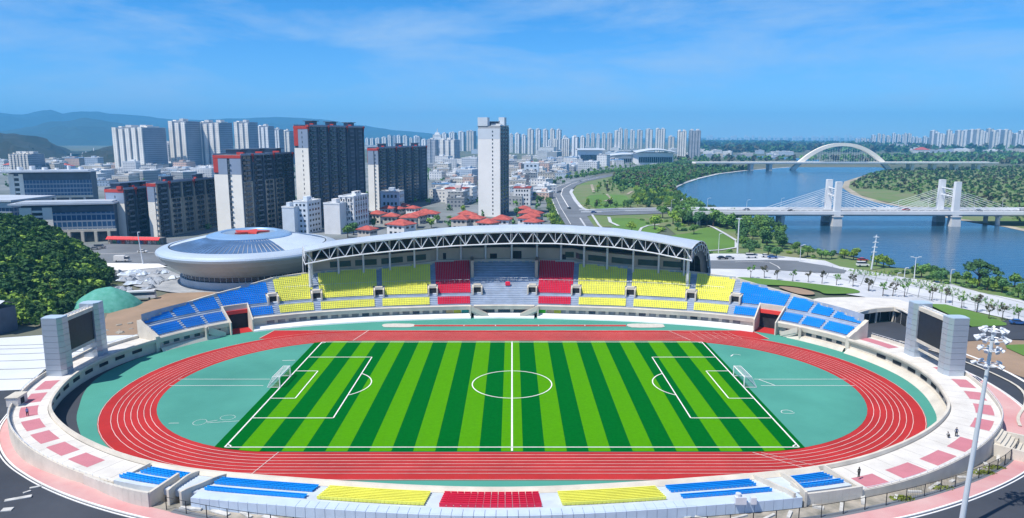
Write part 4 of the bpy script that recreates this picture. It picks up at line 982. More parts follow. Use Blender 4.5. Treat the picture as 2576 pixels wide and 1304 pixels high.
def slab_tower(label, mpx, mpy, lpx, rpx, topy, opts):
    M0 = G(mpx, mpy); H_ = height_at(*M0, topy); w = solve_len(M0, GD, lpx); L_ = opts.get('L') or solve_len(M0, LD, rpx)
    t = thing('apartment_tower', label, 'tower', (*M0, 0), opts.get('group'))
    Q = lambda a, b: (M0[0]+GD.x*a+LD.x*b, M0[1]+GD.y*a+LD.y*b)       # a across the gable, b along the side
    rot = math.atan2(LD.y, LD.x); nf = opts.get('floors', 15); fh = H_/nf; split = opts.get('split', .78)*H_
    bays = opts.get('bays', 5); m = MB(); notch = opts.get('notch', .36)
    def bx(mb, a0, a1, b0, b1, z0, z1): mb.prism([Q(a0, b0), Q(a1, b0), Q(a1, b1), Q(a0, b1)], z0, z1)
    bx(m, .3, w-.3, .3, L_-.3, -.5, H_-.2); m.build('wall', opts.get('wall', twall), t)
    # gable: cream panels below, blue grey above, slot of windows between
    sa, sb = w*opts.get('slot', (.38, .48))[0], w*opts.get('slot', (.38, .48))[1]
    m = MB(); bx(m, 0, sa, 0, .6, -.5, split); bx(m, sb, w, 0, .6, -.5, split)
    if opts.get('shallow'): bx(m, sa, sb, .03, .5, -.5, split)
    m.build('gable_wall', opts.get('gab', gable_c), t)
    m = MB(); bx(m, 0, sa, -.02, .6, split+.05, H_-1.6)
    red_w = w*opts.get('redw', .17)
    bx(m, sb, w-red_w, -.02, .6, split+.05, H_-1.6)
    if opts.get('shallow'): bx(m, sa, sb, .02, .5, split+.05, H_-1.6)
    m.build('upper_gable', opts.get('gab2', gable_b), t)
    if opts.get('red', True):
        m = MB(); bx(m, w-red_w+.02, w+.05, -.06, .6, split+.05+ (H_-split)*.1, H_-1.6); bx(m, -.1, w+.15, -.15, 1.0, H_-1.55, H_+.2); m.build('red_trim', redt, t)
    for k in range(nf-1):   # gable windows with little balconies
        z = (k+.45)*fh
        m = MB(); am = (sa+sb)/2
        bx(m, am-min(.9, (sb-sa)*.4), am+min(.9, (sb-sa)*.4), -.05 if opts.get('shallow') else .12, .32, z, z+fh*.45); m.build('window', winm, t)
        if not opts.get('shallow'): m = MB(); bx(m, sa-.7, am+.2, -.55, .3, z-.35, z-.1); m.build('balcony', winf, t)
    # side: piers, balconies and windows
    bl = L_/bays
    for i in range(bays+1):
        m = MB(); b = min(max(i*bl, .5), L_-.5); bx(m, -.45, .35, b-.45, b+.45, -.5, H_-.4)
        if 0 < i < bays: m.build('pier', opts.get('pier', twall), t)
        else: m.build('pier', opts.get('pier', twall), t)
        if opts.get('red', True) and i % 2 == (bays % 2): 
            m = MB(); bx(m, -.9, .8, b-.9, b+.9, H_-.4, H_+.9); 
            v0 = [Q(-.7, b-.7), Q(-.7, b+.7)]; m.add([(*Q(-.55, b-.9), H_-.4), (*Q(-.55, b+.9), H_-.4), (*Q(-.5, b), H_-4.2)], [(0, 1, 2), (2, 1, 0)]); m.build('red_ornament', redt, t)
    lowf = opts.get('beige_floors', 0)
    if lowf:
        m = MB()
        for i in range(bays):
            if i in opts.get('beige_bays', range(bays)): bx(m, -.02, .35, i*bl+.45, (i+1)*bl-.45, -.5, lowf*fh)
        m.build('beige_wall', tbeige, t)
    nw = 0
    for i in range(bays):
        for k in range(nf):
            z = (k+.3)*fh; b0, b1 = i*bl+bl*.18, i*bl+bl*.82
            if nw < 88:
                m = MB(); 
                bx(m, -.10, .32, b0, b0+(b1-b0)*.46, z, z+fh*.55); bx(m, -.10, .32, b0+(b1-b0)*.54, b1, z, z+fh*.55)
                m.build('window', winm, t)
                nw += 1
    m = MB()
    for i in range(bays):
        for k in range(1, nf): 
            z = k*fh; bx(m, -.55, .3, i*bl+bl*.3, i*bl+bl*.72, z-.1, z+.12)
            bx(m, -.58, -.5, i*bl+bl*.3, i*bl+bl*.72, z+.12, z+.85)
    o = m.build('balcony_row', winf, t); o['kind'] = 'stuff'
    # roof
    m = MB(); bx(m, -.2, w+.2, .6, L_+.2, H_-.2, H_+.25); m.build('roof', mat('roof_slab', (.30, .31, .33), .8, .2, .3), t)
    for i in range(opts.get('pent', 3)):
        b = L_*(i+.5)/opts.get('pent', 3); m = MB(); bx(m, w*.25, w*.75, b-3.2, b+3.2, H_+.2, H_+3.2); bx(m, w*.15, w*.85, b-4.2, b+4.2, H_+3.2, H_+3.6); m.build('penthouse', navy, t)
        m = MB(); bx(m, w*.05, w*.3, b-5, b-3.6, H_+.2, H_+1.9); m.build('roof_ornament', redt if opts.get('red', True) else white, t)
    m = MB(); bx(m, -.3, -.05, 0, L_, H_+.2, H_+1.1); bx(m, w-.2, w+.1, 0, L_, H_+.2, H_+1.1); m.build('parapet', gable_b if opts.get('red', True) else steel, t)
    return t, M0, w, L_, H_
gt = 'cream and dark apartment towers with red trimmed roofs'
slab_tower('cream gabled apartment tower with red cornice directly behind the arena roof', 617, 590, 543, 741, 392, dict(floors=15, bays=5, beige_floors=10, beige_bays=(0, 2, 3), slot=(.40, .50), split=.76, group=gt))
slab_tower('tallest red trimmed apartment tower with a dark side wall, right of the arena', 785, 575, 747, 919, 318, dict(floors=22, bays=6, shallow=True, slot=(.38, .44), split=.79, redw=.3, group=gt))
slab_tower('distant red roofed dark apartment tower right of the tallest one', 955, 530, 927, 1074, 374, dict(floors=17, bays=6, slot=(.33, .42), split=.74, redw=0.02, group=gt))
slab_tower('low cream and dark apartment block with red cap at the left end of its row', 321, 602, 266, 372, 478, dict(floors=9, bays=3, slot=(.44, .50), split=.72, redw=0.02, shallow=True, group=gt, L=26))
slab_tower('low beige sided apartment block with red cap beside the awning shops', 402, 598, 372, 545, 463, dict(floors=10, bays=5, slot=(.1, .2), split=.66, redw=0.02, beige_floors=7, beige_bays=(1, 2, 3, 4), pier=tbeige, group=gt, pent=2))
tw = slab_tower('lone tall white slab tower standing behind the grandstand roof', 1258, 545, 1203, 1279, 318, dict(floors=23, bays=3, shallow=True, slot=(.30, .36), split=.86, red=False, gab=mat('tower_white', (.86, .86, .85), .75, .04, .1), gab2=mat('tower_pale_grey', (.62, .69, .76), .7, .05, .1), wall=mat('tower_side_grey', (.36, .38, .41), .75, .1, .2), pier=mat('tower_side_grey', (.36, .38, .41)), pent=1, redw=0))
t, M0, w, L_, H_ = tw
m = MB(); Q = lambda a, b: (M0[0]+GD.x*a+LD.x*b, M0[1]+GD.y*a+LD.y*b)
m.prism([Q(w*.56, .0), Q(w, .0), Q(w, 6), Q(w*.56, 6)], H_+.2, H_+6.2); m.prism([Q(-1, 9), Q(w*.2, 9), Q(w*.2, 15), Q(-1, 15)], H_+.2, H_+6.4); m.prism([Q(w*.2, 9), Q(w*.56, 9), Q(w*.56, 12), Q(w*.2, 12)], H_+.2, H_+2); m.build('roof_screen', MATS['tower_pale_grey'], t)
# awning shops in front of the low block
AW = thing('awning_shops', 'row of shop fronts under a bright red awning below the low apartment blocks', 'shops', (*G(335, 612), 0))
a_, b_ = G(272, 613), G(405, 616); d = Vector((b_[0]-a_[0], b_[1]-a_[1])); n_ = Vector((d.y, -d.x)).normalized()
m = MB(); m.prism([a_, b_, (b_[0]-n_.x*5, b_[1]-n_.y*5), (a_[0]-n_.x*5, a_[1]-n_.y*5)], -.5, 3.4); m.build('wall', mat('shop_wall', (.2, .2, .2), .8, .3, .5), AW)
m = MB(); N = 24
for i in range(N):
    p = Vector(a_)+d*i/N; q = Vector(a_)+d*(i+.94)/N; o_ = n_*1.6
    m.add([(p.x, p.y, 4.0), (q.x, q.y, 4.0), (q.x+o_.x, q.y+o_.y, 2.7), (p.x+o_.x, p.y+o_.y, 2.7), (q.x+o_.x, q.y+o_.y, 2.3), (p.x+o_.x, p.y+o_.y, 2.3)], [(0, 1, 2, 3), (3, 2, 4, 5)])
m.build('awning', mat('awning_red', (.75, .04, .05), .6, .15, .6), AW)
shopc = [(.55, .5, .45), (.1, .35, .25), (.1, .2, .45), (.5, .1, .1), (.6, .6, .6)]
for i in range(12):
    p = Vector(a_)+d*(i+.12)/12+n_*.05; q = Vector(a_)+d*(i+.85)/12+n_*.05; cc = shopc[i % 5]
    m = MB(); m.quad((p.x, p.y, -.4), (q.x, q.y, -.4), (q.x, q.y, 2.3), (p.x, p.y, 2.3)); m.build('shop_front', mat('shop_%d' % (i % 5), cc, .5, .5, 1.2), AW)

# ------------------------------------------------------------------ distant towers: footprint with recessed bays, floors in the facade
far_styles = {
 'cream': facade('far_cream', (.86, .83, .77), (.34, .40, .50), 3.1, 3.6, .36, .34),
 'white': facade('far_white', (.88, .89, .90), (.38, .45, .55), 3.1, 3.2, .36, .34),
 'grey': facade('far_grey', (.50, .53, .58), (.13, .17, .24), 3.1, 3.0, .5, .6),
 'tan': facade('far_tan', (.72, .67, .59), (.30, .33, .40), 3.1, 3.4, .4, .42),
}
roofw = mat('far_roof', (.68, .68, .68), .8, .1, .1)
recess = facade('far_recess', (.30, .35, .43), (.10, .13, .19), 3.1, 1.8, .5, .6)
def far_tower(x0, x1, ty, by, style, label, group, parts=True, depth=None, roty=None, fins=None, d0=None):
    xm = (x0+x1)/2; cx, cy = G(xm, by) if d0 is None else ((xm-1288)/FPX*(d0*.9855+9), d0-156)
    if d0 is None: pass
    W = abs(G(x1, by)[0]-G(x0, by)[0]) if d0 is None else (x1-x0)/FPX*(d0*.9855+9)
    Hh = height_at(cx, cy, ty); D_ = depth or W*random.uniform(.7, 1.1); rot = R_(random.uniform(-16, -8)) if roty is None else roty
    W2 = W*.80; t = thing('high_rise', label, 'high-rise', (cx, cy, 0), group, rot)
    fins = fins or max(2, int(W2/9)); m = MB(); fw_ = W2/fins
    m.box((0, 0, Hh/2-.3), (W2*.97, D_*.92, Hh+.6)); m.build('core', recess, t, local=True)
    for i in range(fins):
        m = MB(); x = -W2/2+fw_*(i+.5); h_ = Hh*(1-.012*((i*3) % 4)); m.box((x, 0, h_/2), (fw_*.60, D_, h_+1)); m.box((x, 0, h_+1.3), (fw_*.5, D_*.5, 1.8)); m.build('bay', far_styles[style], t, local=True)
    m = MB()
    for i in range(max(1, fins//2)):
        x = -W2/2+W2*(i+.5)/max(1, fins//2); m.box((x+.4, random.uniform(-.1, .1)*D_, Hh+2.4), (W2*.16+1, D_*.3, 3.6)); m.tube((x-fw_*.3, 0, Hh), (x-fw_*.3, 0, Hh+random.uniform(3, 5)), W2*.05+.5, 8)
    m.build('roof_house', roofw, t, local=True); return t
GA = 'tall cream towers behind the left apartment blocks'
# (x0, x1, top, base, style, fins)
LAx = [(306, 414, 322, 437, 'cream', 4), (443, 507, 306, 432, 'cream', 2), (508, 588, 309, 430, 'cream', 3), (599, 651, 308, 424, 'cream', 2), (653, 694, 318, 418, 'white', 2), (691, 716, 326, 414, 'white', 2), (716, 741, 330, 412, 'cream', 1)]
descr = ['widest cream tower with stepped grey bays, leftmost of the tall row above the low blocks', 'cream tower with dark bays, second of the tall row from the left', 'cream tower with a white front, third of the tall row from the left', 'cream tower above the red cornice roof, fourth of the tall row', 'slim white tower, fifth of the tall row from the left', 'narrow white tower, second to last of the tall row', 'narrow cream tower closing the tall row beside the tallest red trimmed tower']
for (x0, x1, ty, by, st, fn), lb in zip(LAx, descr): far_tower(x0, x1, ty, by, st, lb, GA, fins=fn+1)
far_tower(38, 106, 388, 436, 'tan', 'cluster tower with pale rooftop drums in front of the dark left hill', None, fins=6, roty=-.1)
far_tower(414, 446, 362, 430, 'grey', 'lower grey tower in the gap between the first two tall cream towers', None, fins=2)
row = []
# left of the white slab
x = 920
while x < 1045: w_ = random.uniform(9, 17); row.append((x, x+w_, random.uniform(341, 350), 374, random.choice(['white', 'cream', 'white', 'grey']), 'L')); x += w_+random.uniform(-2, 2)
row += [(1046, 1062, 346, 378, 'grey', 'L'), (1060, 1076, 352, 385, 'white', 'L'), (1112, 1128, 336, 380, 'white', 'L'), (1130, 1150, 334, 378, 'white', 'L'), (1152, 1172, 332, 380, 'white', 'L'), (1173, 1199, 330, 380, 'tan', 'L')]
row2 = [(1074, 1105, 352, 411, 'grey', 'M'), (1106, 1158, 352, 412, 'cream', 'M')]
rowR = [(1281, 1292, 338, 384, 'white'), (1294, 1310, 337, 386, 'white'), (1311, 1325, 340, 386, 'white'), (1325, 1345, 326, 388, 'cream'), (1346, 1362, 326, 387, 'white'), (1364, 1380, 327, 385, 'white'), (1382, 1397, 326, 385, 'cream'), (1398, 1413, 327, 384, 'white'), (1377, 1390, 353, 389, 'white'), (1391, 1404, 352, 389, 'cream'), (1414, 1428, 344, 390, 'white'), (1410, 1436, 351, 393, 'cream'), (1436, 1457, 345, 402, 'white'), (1458, 1472, 345, 398, 'white'), (1473, 1484, 338, 376, 'cream'), (1486, 1497, 336, 376, 'tan'), (1499, 1510, 338, 376, 'white'), (1512, 1524, 336, 378, 'cream'), (1525, 1541, 336, 380, 'tan'), (1542, 1562, 330, 382, 'cream'), (1554, 1567, 324, 376, 'cream'), (1568, 1580, 326, 376, 'tan'), (1582, 1598, 328, 374, 'cream'), (1599, 1618, 328, 374, 'tan'), (1620, 1643, 326, 380, 'cream'), (1645, 1675, 325, 382, 'cream'), (1677, 1698, 344, 384, 'tan'), (1699, 1727, 331, 400, 'cream'), (1728, 1762, 329, 400, 'grey')]
for i, (x0, x1, ty, by, st, k) in enumerate(row): far_tower(x0, x1, ty, by, st, '%s high-rise in the skyline left of the white slab tower, %s from left' % ('pale' if st != 'grey' else 'grey', ordw(i)), 'hazy skyline left of the white slab tower')
far_tower(*row2[0][:5], 'grey high-rise in front of the skyline just right of the red roofed dark tower', None)
far_tower(*row2[1][:5], 'wide cream high-rise with rounded bays left of the white slab tower', None, fins=3)
for i, (x0, x1, ty, by, st) in enumerate(rowR): far_tower(x0, x1, ty, by, st, '%s high-rise in the skyline right of the white slab tower, %s from left' % ({'cream': 'cream', 'white': 'white', 'grey': 'grey glazed', 'tan': 'tan'}[st], ordw(i)), 'skyline between the white slab tower and the river', fins=(4 if x1-x0 > 24 else 2))
# pagoda-like tower
x_, y_ = G(1101, 380); Hh = height_at(x_, y_, 326); t = thing('stepped_tower', 'stepped pale tower with a spire in the hazy skyline', 'tower', (x_, y_, 0)); m = MB()
for i in range(5): z0, z1 = Hh*.62*i/5 if i else 0, Hh*.62*(i+1)/5; 
m.box((x_, y_, Hh*.3), (48, 40, Hh*.6)); m.build('lower_block', far_styles['white'], t)
m = MB(); m.box((x_, y_, Hh*.68), (34, 30, Hh*.16)); m.box((x_, y_, Hh*.81), (22, 22, Hh*.10), 0, .7); m.tube((x_, y_, Hh*.86), (x_, y_, Hh*1.06), 2.5, 8, .3); m.build('upper_steps', roofw, t)
# far right skyline across the river
rr = []
x = 2190
while x < 2290: w_ = random.uniform(6, 12); rr.append((x, x+w_, random.uniform(335, 342), 368, random.choice(['white', 'cream']))); x += w_+random.uniform(-1, 3)
while x < 2345: w_ = random.uniform(6, 11); rr.append((x, x+w_, random.uniform(340, 349), 370, 'white')); x += w_+random.uniform(0, 3)
x = 2338
while x < 2620: w_ = random.uniform(10, 17); rr.append((x-2, x+w_+2, 332-8*math.exp(-((x-2490)/70.)**2)+random.uniform(-4, 9), random.uniform(374, 378), random.choice(['cream', 'white', 'cream', 'tan']))); x += w_+random.uniform(-1.5, 1)
x = 2150
while x < 2190: w_ = random.uniform(4, 8); rr.append((x, x+w_, random.uniform(348, 352), 366, 'white')); x += w_+random.uniform(1, 3)
rr.sort()
for i, (x0, x1, ty, by, st) in enumerate(rr): far_tower(x0, x1, ty, by, st, 'thin pale high-rise across the river beyond the arch bridge, %s from left' % ordw(i), 'thin high-rises across the river', fins=2)
# faint horizon town between
hz = []
for i in range(34): x = 1775+i*12+random.uniform(-4, 4); hz.append((x, x+random.uniform(4, 9), random.uniform(341, 349), 353.5))
hz.sort()
for i, (x0, x1, ty, by) in enumerate(hz):
    cx, cy = G((x0+x1)/2, by); W = (x1-x0)/FPX*(cy+156); Hh = height_at(cx, cy, ty); m = MB(); m.box((cx, cy, Hh/2), (W, W*.7, Hh)); m.box((cx, cy, Hh+4), (W*.4, W*.3, 8))
    tag(m.build('horizon_block', far_styles['white']), 'faint pale block on the horizon above far water, %s from left' % ordw(i), 'high-rise', 'faint blocks on the horizon')

# ------------------------------------------------------------------ hills and mountains
hillm = mat('hill_scrub', (.055, .085, .035), .95, .4, .02, col2=(.085, .080, .060), detail=12, bump=.9, bscale=.05)
def noise2(x, y, s=0):
    return (math.sin(x*1.3+s)*math.cos(y*1.7-s*2)+.5*math.sin(x*2.9+y*2.1+s*3)+.25*math.sin(x*6.1-y*5.3+s)+.12*math.sin(x*13.7+y*11.9))/1.87
def ridge(name, crest, d, depth, m, rough, label=None, seed=0, n=140, nd=18):
    px0, px1 = crest[0][0], crest[-1][0]; rows = []
    for j in range(nd+1):
        f = j/nd*2-1; row = []
        for i in range(n+1):
            px = px0+(px1-px0)*i/n; py = lerp_t([(a, b) for a, b in crest], px); x = (px-1288)/FPX*(d*.9855+9); y = d-156
            H_ = max(0, height_at(x, y, py)); e = min(1, (px-px0)/60+.02, (px1-px)/60+.02); e = max(0, e)
            k = (1-abs(f))**.85; w = noise2(x/depth*5+j*.35, j*.9, seed)*rough*H_*(1-k)*k*3
            H_ = H_*(1+.035*noise2(i*.9+seed, seed, 1)+.02*noise2(i*2.3, seed, 2)); row.append((x*(1+f*depth/d*.9), y+f*depth+noise2(i*.3, j*.5, seed)*depth*.06, max(-1, H_*k*e+w-.8*(abs(f) > .97))))
        rows.append(row)
    b = MB(); b.ribbon(rows); return structure(name, b, m, smooth=True)
mtm = mat('mountain_forest', (.020, .045, .05), .95, .3, .002, col2=(.03, .055, .055), detail=10)
ridge('mountain_range', [(-1500, 300), (-400, 286), (0, 282), (50, 289), (95, 285), (135, 273), (165, 286), (205, 282), (255, 280), (310, 290), (380, 293), (440, 302), (560, 300), (660, 296), (760, 296), (850, 306), (980, 326), (1100, 338), (1300, 346), (1700, 352)], 9500, 2000, mtm, .5, seed=1)
ridge('mountain_range', [(-1500, 340), (-400, 332), (0, 331), (60, 322), (120, 312), (170, 305), (215, 297), (270, 303), (340, 318), (450, 326), (600, 338), (760, 350)], 6200, 1500, mtm, .5, seed=3)
hdm = mat('dark_hill_scrub', (.014, .026, .014), .95, .4, .02, col2=(.034, .036, .026), detail=12, bump=.9, bscale=.05)
ridge('wooded_hill', [(-900, 350), (-300, 345), (0, 335), (60, 337), (110, 350), (150, 374), (180, 398), (215, 425)], 2300, 600, hdm, .8, seed=5)
ridge('wooded_hill', [(140, 428), (185, 402), (215, 386), (250, 375), (290, 367), (330, 368), (400, 380), (520, 396), (700, 420)], 2000, 420, hdm, .8, seed=8)
# near hill on the left
HX, HY, HRAD = -272, 140, 115
def hill_h(x, y):
    r = math.hypot((x-HX), (y-HY)*.92)/HRAD
    r *= 1+.06*noise2(x*.03, y*.03, 2); back = max(0, y-(122+(-162-x)*.95))*.75
    return 19.5*(1-r**1.5)+(.8*noise2(x*.12, y*.12, 1) if r < .9 else 0)-back if r < 1 else -1
m = MB(); rows = []
for j in range(46): rows.append([(HX-115+i*5, HY-120+j*5.4, max(-1, hill_h(HX-115+i*5, HY-120+j*5.4))) for i in range(48)])
m.ribbon(rows); structure('hillside', m, mat('hill_soil', (.06, .10, .035), .95, .4, .05, col2=(.09, .09, .05), detail=10, bump=.6, bscale=.4), smooth=True)

# ------------------------------------------------------------------ foliage
def leafmat(name, c, c2, var=.25):
    if name in MATS: return MATS[name]
    m = mat(name, c, .85, .2, .35, col2=c2, detail=5, spec=.15, rnd=var); return m
lf = {'dark': leafmat('leaf_dark', (.095, .215, .080), (.055, .135, .055)), 'mid': leafmat('leaf_mid', (.165, .310, .075), (.100, .215, .060)), 'light': leafmat('leaf_light', (.27, .40, .06), (.17, .30, .055)), 'dry': leafmat('leaf_dry', (.105, .085, .062), (.075, .095, .045))}
def leaf_cloud(blobs, n, size, seed=1, shell=.55):
    """n leaf sprays spread through a set of ellipsoids; returns verts, faces"""
    r = np.random.default_rng(seed); wts = np.array([b[3]*b[4]*b[5] for b in blobs])**.67; wts = wts/wts.sum(); k = r.choice(len(blobs), n, p=wts); B = np.array(blobs)[k]
    d = r.normal(size=(n, 3)); d /= np.linalg.norm(d, axis=1)[:, None]; rad = shell+(1-shell)*r.random(n)**.6; rad *= (1+.12*r.normal(size=n))
    c = B[:, :3]+d*rad[:, None]*B[:, 3:6]
    nrm = d*.7+r.normal(size=(n, 3))*.55; nrm[:, 2] += .25; nrm /= np.linalg.norm(nrm, axis=1)[:, None]
    a = np.cross(nrm, r.normal(size=(n, 3))); a /= np.linalg.norm(a, axis=1)[:, None]; b = np.cross(nrm, a); s = size*(.5+r.random(n))[:, None]
    V = np.stack([c-a*s, c-b*s*.62, c+a*s, c+b*s*.62], 1).reshape(-1, 3); return V
def np_mesh(name, V, m):
    nf = len(V)//4; me = bpy.data.meshes.new(name); me.vertices.add(len(V)); me.vertices.foreach_set('co', V.astype(np.float32).ravel())
    me.loops.add(nf*4); me.loops.foreach_set('vertex_index', np.arange(nf*4, dtype=np.int32)); me.polygons.add(nf); me.polygons.foreach_set('loop_start', np.arange(0, nf*4, 4, dtype=np.int32)); me.polygons.foreach_set('loop_total', np.full(nf, 4, dtype=np.int32))
    me.materials.append(m); me.update(calc_edges=True); me.validate(); return me
def crown_blobs(kind, seed):
    r = random.Random(seed); B = []
    if kind == 'round':
        for i in range(9): a = r.uniform(0, 6.28); q = r.uniform(0, 2.1); B.append((q*math.cos(a), q*math.sin(a), 4.4+r.uniform(-1.3, 1.5), r.uniform(1.1, 1.8), r.uniform(1.1, 1.8), r.uniform(.9, 1.4)))
    elif kind == 'tall':
        for i in range(9): a = r.uniform(0, 6.28); q = r.uniform(0, 1.1); B.append((q*math.cos(a), q*math.sin(a), 2.4+i*.62, r.uniform(.8, 1.3)*(1.25-i*.08), r.uniform(.8, 1.3)*(1.25-i*.08), r.uniform(.7, 1.1)))
    elif kind == 'umbrella':
        for i in range(15): a = r.uniform(0, 6.28); q = r.uniform(.6, 4.3); B.append((q*math.cos(a), q*math.sin(a), 6.0-q*.33+r.uniform(-.4, .7), r.uniform(.9, 1.5), r.uniform(.9, 1.5), r.uniform(.35, .65)))
    elif kind == 'bush':
        for i in range(6): a = r.uniform(0, 6.28); q = r.uniform(0, 1.3); B.append((q*math.cos(a), q*math.sin(a), .9+r.uniform(-.2, .5), r.uniform(.8, 1.2), r.uniform(.8, 1.2), r.uniform(.6, .9)))
    elif kind == 'sapling':
        for i in range(6): a = r.uniform(0, 6.28); q = r.uniform(.2, 1.0); B.append((q*math.cos(a), q*math.sin(a), 2.5+r.uniform(-.3, 1.2), .45, .45, .4))
    return B
def trunk_mesh(kind, seed, B):
    r = random.Random(seed); b = MB(); hz = {'round': 3.6, 'tall': 6.5, 'umbrella': 3.4, 'bush': .8, 'sapling': 2.2}[kind]; rr_ = {'round': .28, 'tall': .24, 'umbrella': .42, 'bush': .1, 'sapling': .11}[kind]
    b.tube((0, 0, -.4), (.1, .05, hz), rr_, 7, rr_*.6)
    for bl in B: b.tube((.1*.8, .04, hz*.78 if kind != 'tall' else min(hz, bl[2]-.4)), bl[:3], rr_*.34, 4, rr_*.1)
    return b
TPL = {}
def tree_tpl(kind, leaf, seed):
    key = (kind, leaf, seed)
    if key in TPL: return TPL[key]
    B = crown_blobs(kind, seed); n = {'round': 1000, 'tall': 850, 'umbrella': 1500, 'bush': 420, 'sapling': 130}[kind]; sz = {'round': .38, 'tall': .34, 'umbrella': .30, 'bush': .28, 'sapling': .22}[kind]
    V = leaf_cloud(B, n, sz, seed); cm_ = np_mesh('crown', V, lf[leaf]); b = trunk_mesh(kind, seed, B); tm_ = bpy.data.meshes.new('trunk'); tm_.from_pydata(b.v, [], b.f); tm_.materials.append(bark)
    TPL[key] = (cm_, tm_); return TPL[key]
def plant(x, y, z, kind, leaf, seed, sc, label, group, name='tree', cat='tree'):
    cm_, tm_ = tree_tpl(kind, leaf, seed); t = thing(name, label, cat, (x, y, z), group, random.uniform(0, 6.28)); sx = sc*random.uniform(.9, 1.1); t.scale = (sx, sx, sc)
    for nm, me in (('trunk', tm_), ('crown', cm_)):
        o = bpy.data.objects.new(nm, me); C.objects.link(o); o.parent = t
    return t
def in_poly(x, y, P_):
    c_ = False; n = len(P_)
    for i in range(n):
        (x1, y1), (x2, y2) = P_[i], P_[(i+1) % n]
        if (y1 > y) != (y2 > y) and x < (x2-x1)*(y-y1)/(y2-y1)+x1: c_ = not c_
    return c_
def scatter(poly_px, n, mind, seed, fz_=None):
    """trees spaced evenly over the ground inside a traced outline"""
    P_ = [G(*q) for q in poly_px]; r = random.Random(seed); xs = [p[0] for p in P_]; ys = [p[1] for p in P_]; out = []; tries = 0; cell = {}
    while len(out) < n and tries < n*60:
        tries += 1; x, y = r.uniform(min(xs), max(xs)), r.uniform(min(ys), max(ys))
        if not in_poly(x, y, P_): continue
        k = (int(x/mind), int(y/mind))
        if any((x-a)**2+(y-b)**2 < mind*mind for dx in (-1, 0, 1) for dy in (-1, 0, 1) for a, b in cell.get((k[0]+dx, k[1]+dy), [])): continue
        cell.setdefault(k, []).append((x, y)); out.append((x, y))
    return out
def wood(name, pts, leafs, hgt=(6, 9), nl=110, lsz=.85, seed=3, zf=None, sh=.6, spread=1.0):
    r = np.random.default_rng(seed); rr_ = random.Random(seed); tm = []
    for i in range(5):
        B = crown_blobs('round' if i < 4 else 'tall', 40+i); V = leaf_cloud(B, nl, lsz/1.15, 50+i, sh); tm.append(V)
    groups = {l: [] for l in leafs}
    for (x, y) in pts:
        V = tm[rr_.randrange(5)]; s = rr_.uniform(*hgt)/6.5; a = rr_.uniform(0, 6.28); ca, sa = math.cos(a)*spread, math.sin(a)*spread; z = (zf(x, y) if zf else -.5)
        W = np.stack([(V[:, 0]*ca-V[:, 1]*sa)*s+x, (V[:, 0]*sa+V[:, 1]*ca)*s+y, (V[:, 2]-1.9)*s+z], 1); groups[leafs[rr_.randrange(len(leafs))]].append(W)
    V = []; mi = []; ms = []
    for k, l in enumerate(leafs):
        if groups[l]: q = np.concatenate(groups[l]); V.append(q); mi += [k]*(len(q)//4)
        ms.append(lf[l])
    V = np.concatenate(V); me = np_mesh(name, V, ms[0])
    for q in ms[1:]: me.materials.append(q)
    me.polygons.foreach_set('material_index', mi); o = bpy.data.objects.new(name, me); C.objects.link(o); o['kind'] = 'stuff'; return o
# hillside wood, with the front trees as trees of their own
pts = []; r_ = random.Random(6)
while len(pts) < 1500:
    x, y = HX+r_.uniform(-30, 115), HY+r_.uniform(-118, 80)
    if hill_h(x, y) > .9: pts.append((x, y))
shed = G(10, 842)
low = [p for p in scatter([(-120, 690), (120, 660), (285, 694), (272, 716), (225, 742), (196, 775), (150, 800), (95, 832), (40, 836), (-160, 850)], 420, 2.9, 12) if math.hypot(p[0]-shed[0], p[1]-shed[1]) > 11]
wood('hill_foot_wood', low, ['dark', 'mid', 'dark', 'mid', 'light'], (4, 6.5), 170, .74, 13, lambda x, y: max(-.3, hill_h(x, y)), spread=1.2)
front = [p for p in pts if hill_h(*p) < 3.2 and p[0] > HX+20][:36]; fs = set(front)
wood('hillside_wood', [p for p in pts if p not in fs], ['dark', 'dark', 'mid', 'dark', 'mid'], (4, 7), 170, .80, 11, hill_h, spread=1.25)
front.sort(key=lambda p: PX(*p)[0])
for i, p in enumerate(front): plant(p[0], p[1], hill_h(*p)-.3, random.choice(['round', 'round', 'bush']), random.choice(['dark', 'mid', 'dark']), i % 3, random.uniform(.7, 1.0), 'green tree at the foot of the near wooded hill, %s from left' % ordw(i), 'trees at the foot of the wooded hill')
# riverside park
wp = ZP(r4, [(930, 640), (1050, 600), (1500, 545), (1800, 545), (2100, 560), (1850, 592), (1670, 630), (1545, 672), (1480, 705), (1455, 745), (1475, 800), (1400, 830), (1250, 760), (1200, 720), (1080, 720), (960, 700)])
wood('park_woodland', scatter(wp, 1500, 5.5, 21), ['dark', 'mid', 'mid', 'dry'], (6, 11), 60, 1.15, 22)
wp2 = ZP(r4, [(1130, 760), (1480, 800), (1600, 865), (1640, 905), (1500, 905), (1080, 900), (1060, 870), (1120, 850)])
pt = scatter(wp2, 70, 7, 23); pt.sort(key=lambda p: PX(*p)[0])
for i, p in enumerate(pt): plant(p[0], p[1], -.4, random.choice(['round', 'tall', 'round']), random.choice(['mid', 'dark', 'mid', 'light']), i % 3, random.uniform(.9, 1.35), 'bushy tree in the grove just left of the bridge, %s from left' % ordw(i), 'trees in the park grove by the bridge')
wp3 = ZP(r4, [(720, 790), (800, 700), (900, 660), (1060, 730), (1060, 780), (880, 770)]); pt = scatter(wp3, 34, 9, 24)
wp4 = ZP(r4, [(660, 860), (720, 850), (1060, 880), (1060, 905), (720, 905)]); pt += scatter(wp4, 30, 8, 25); pt.sort(key=lambda p: PX(*p)[0])
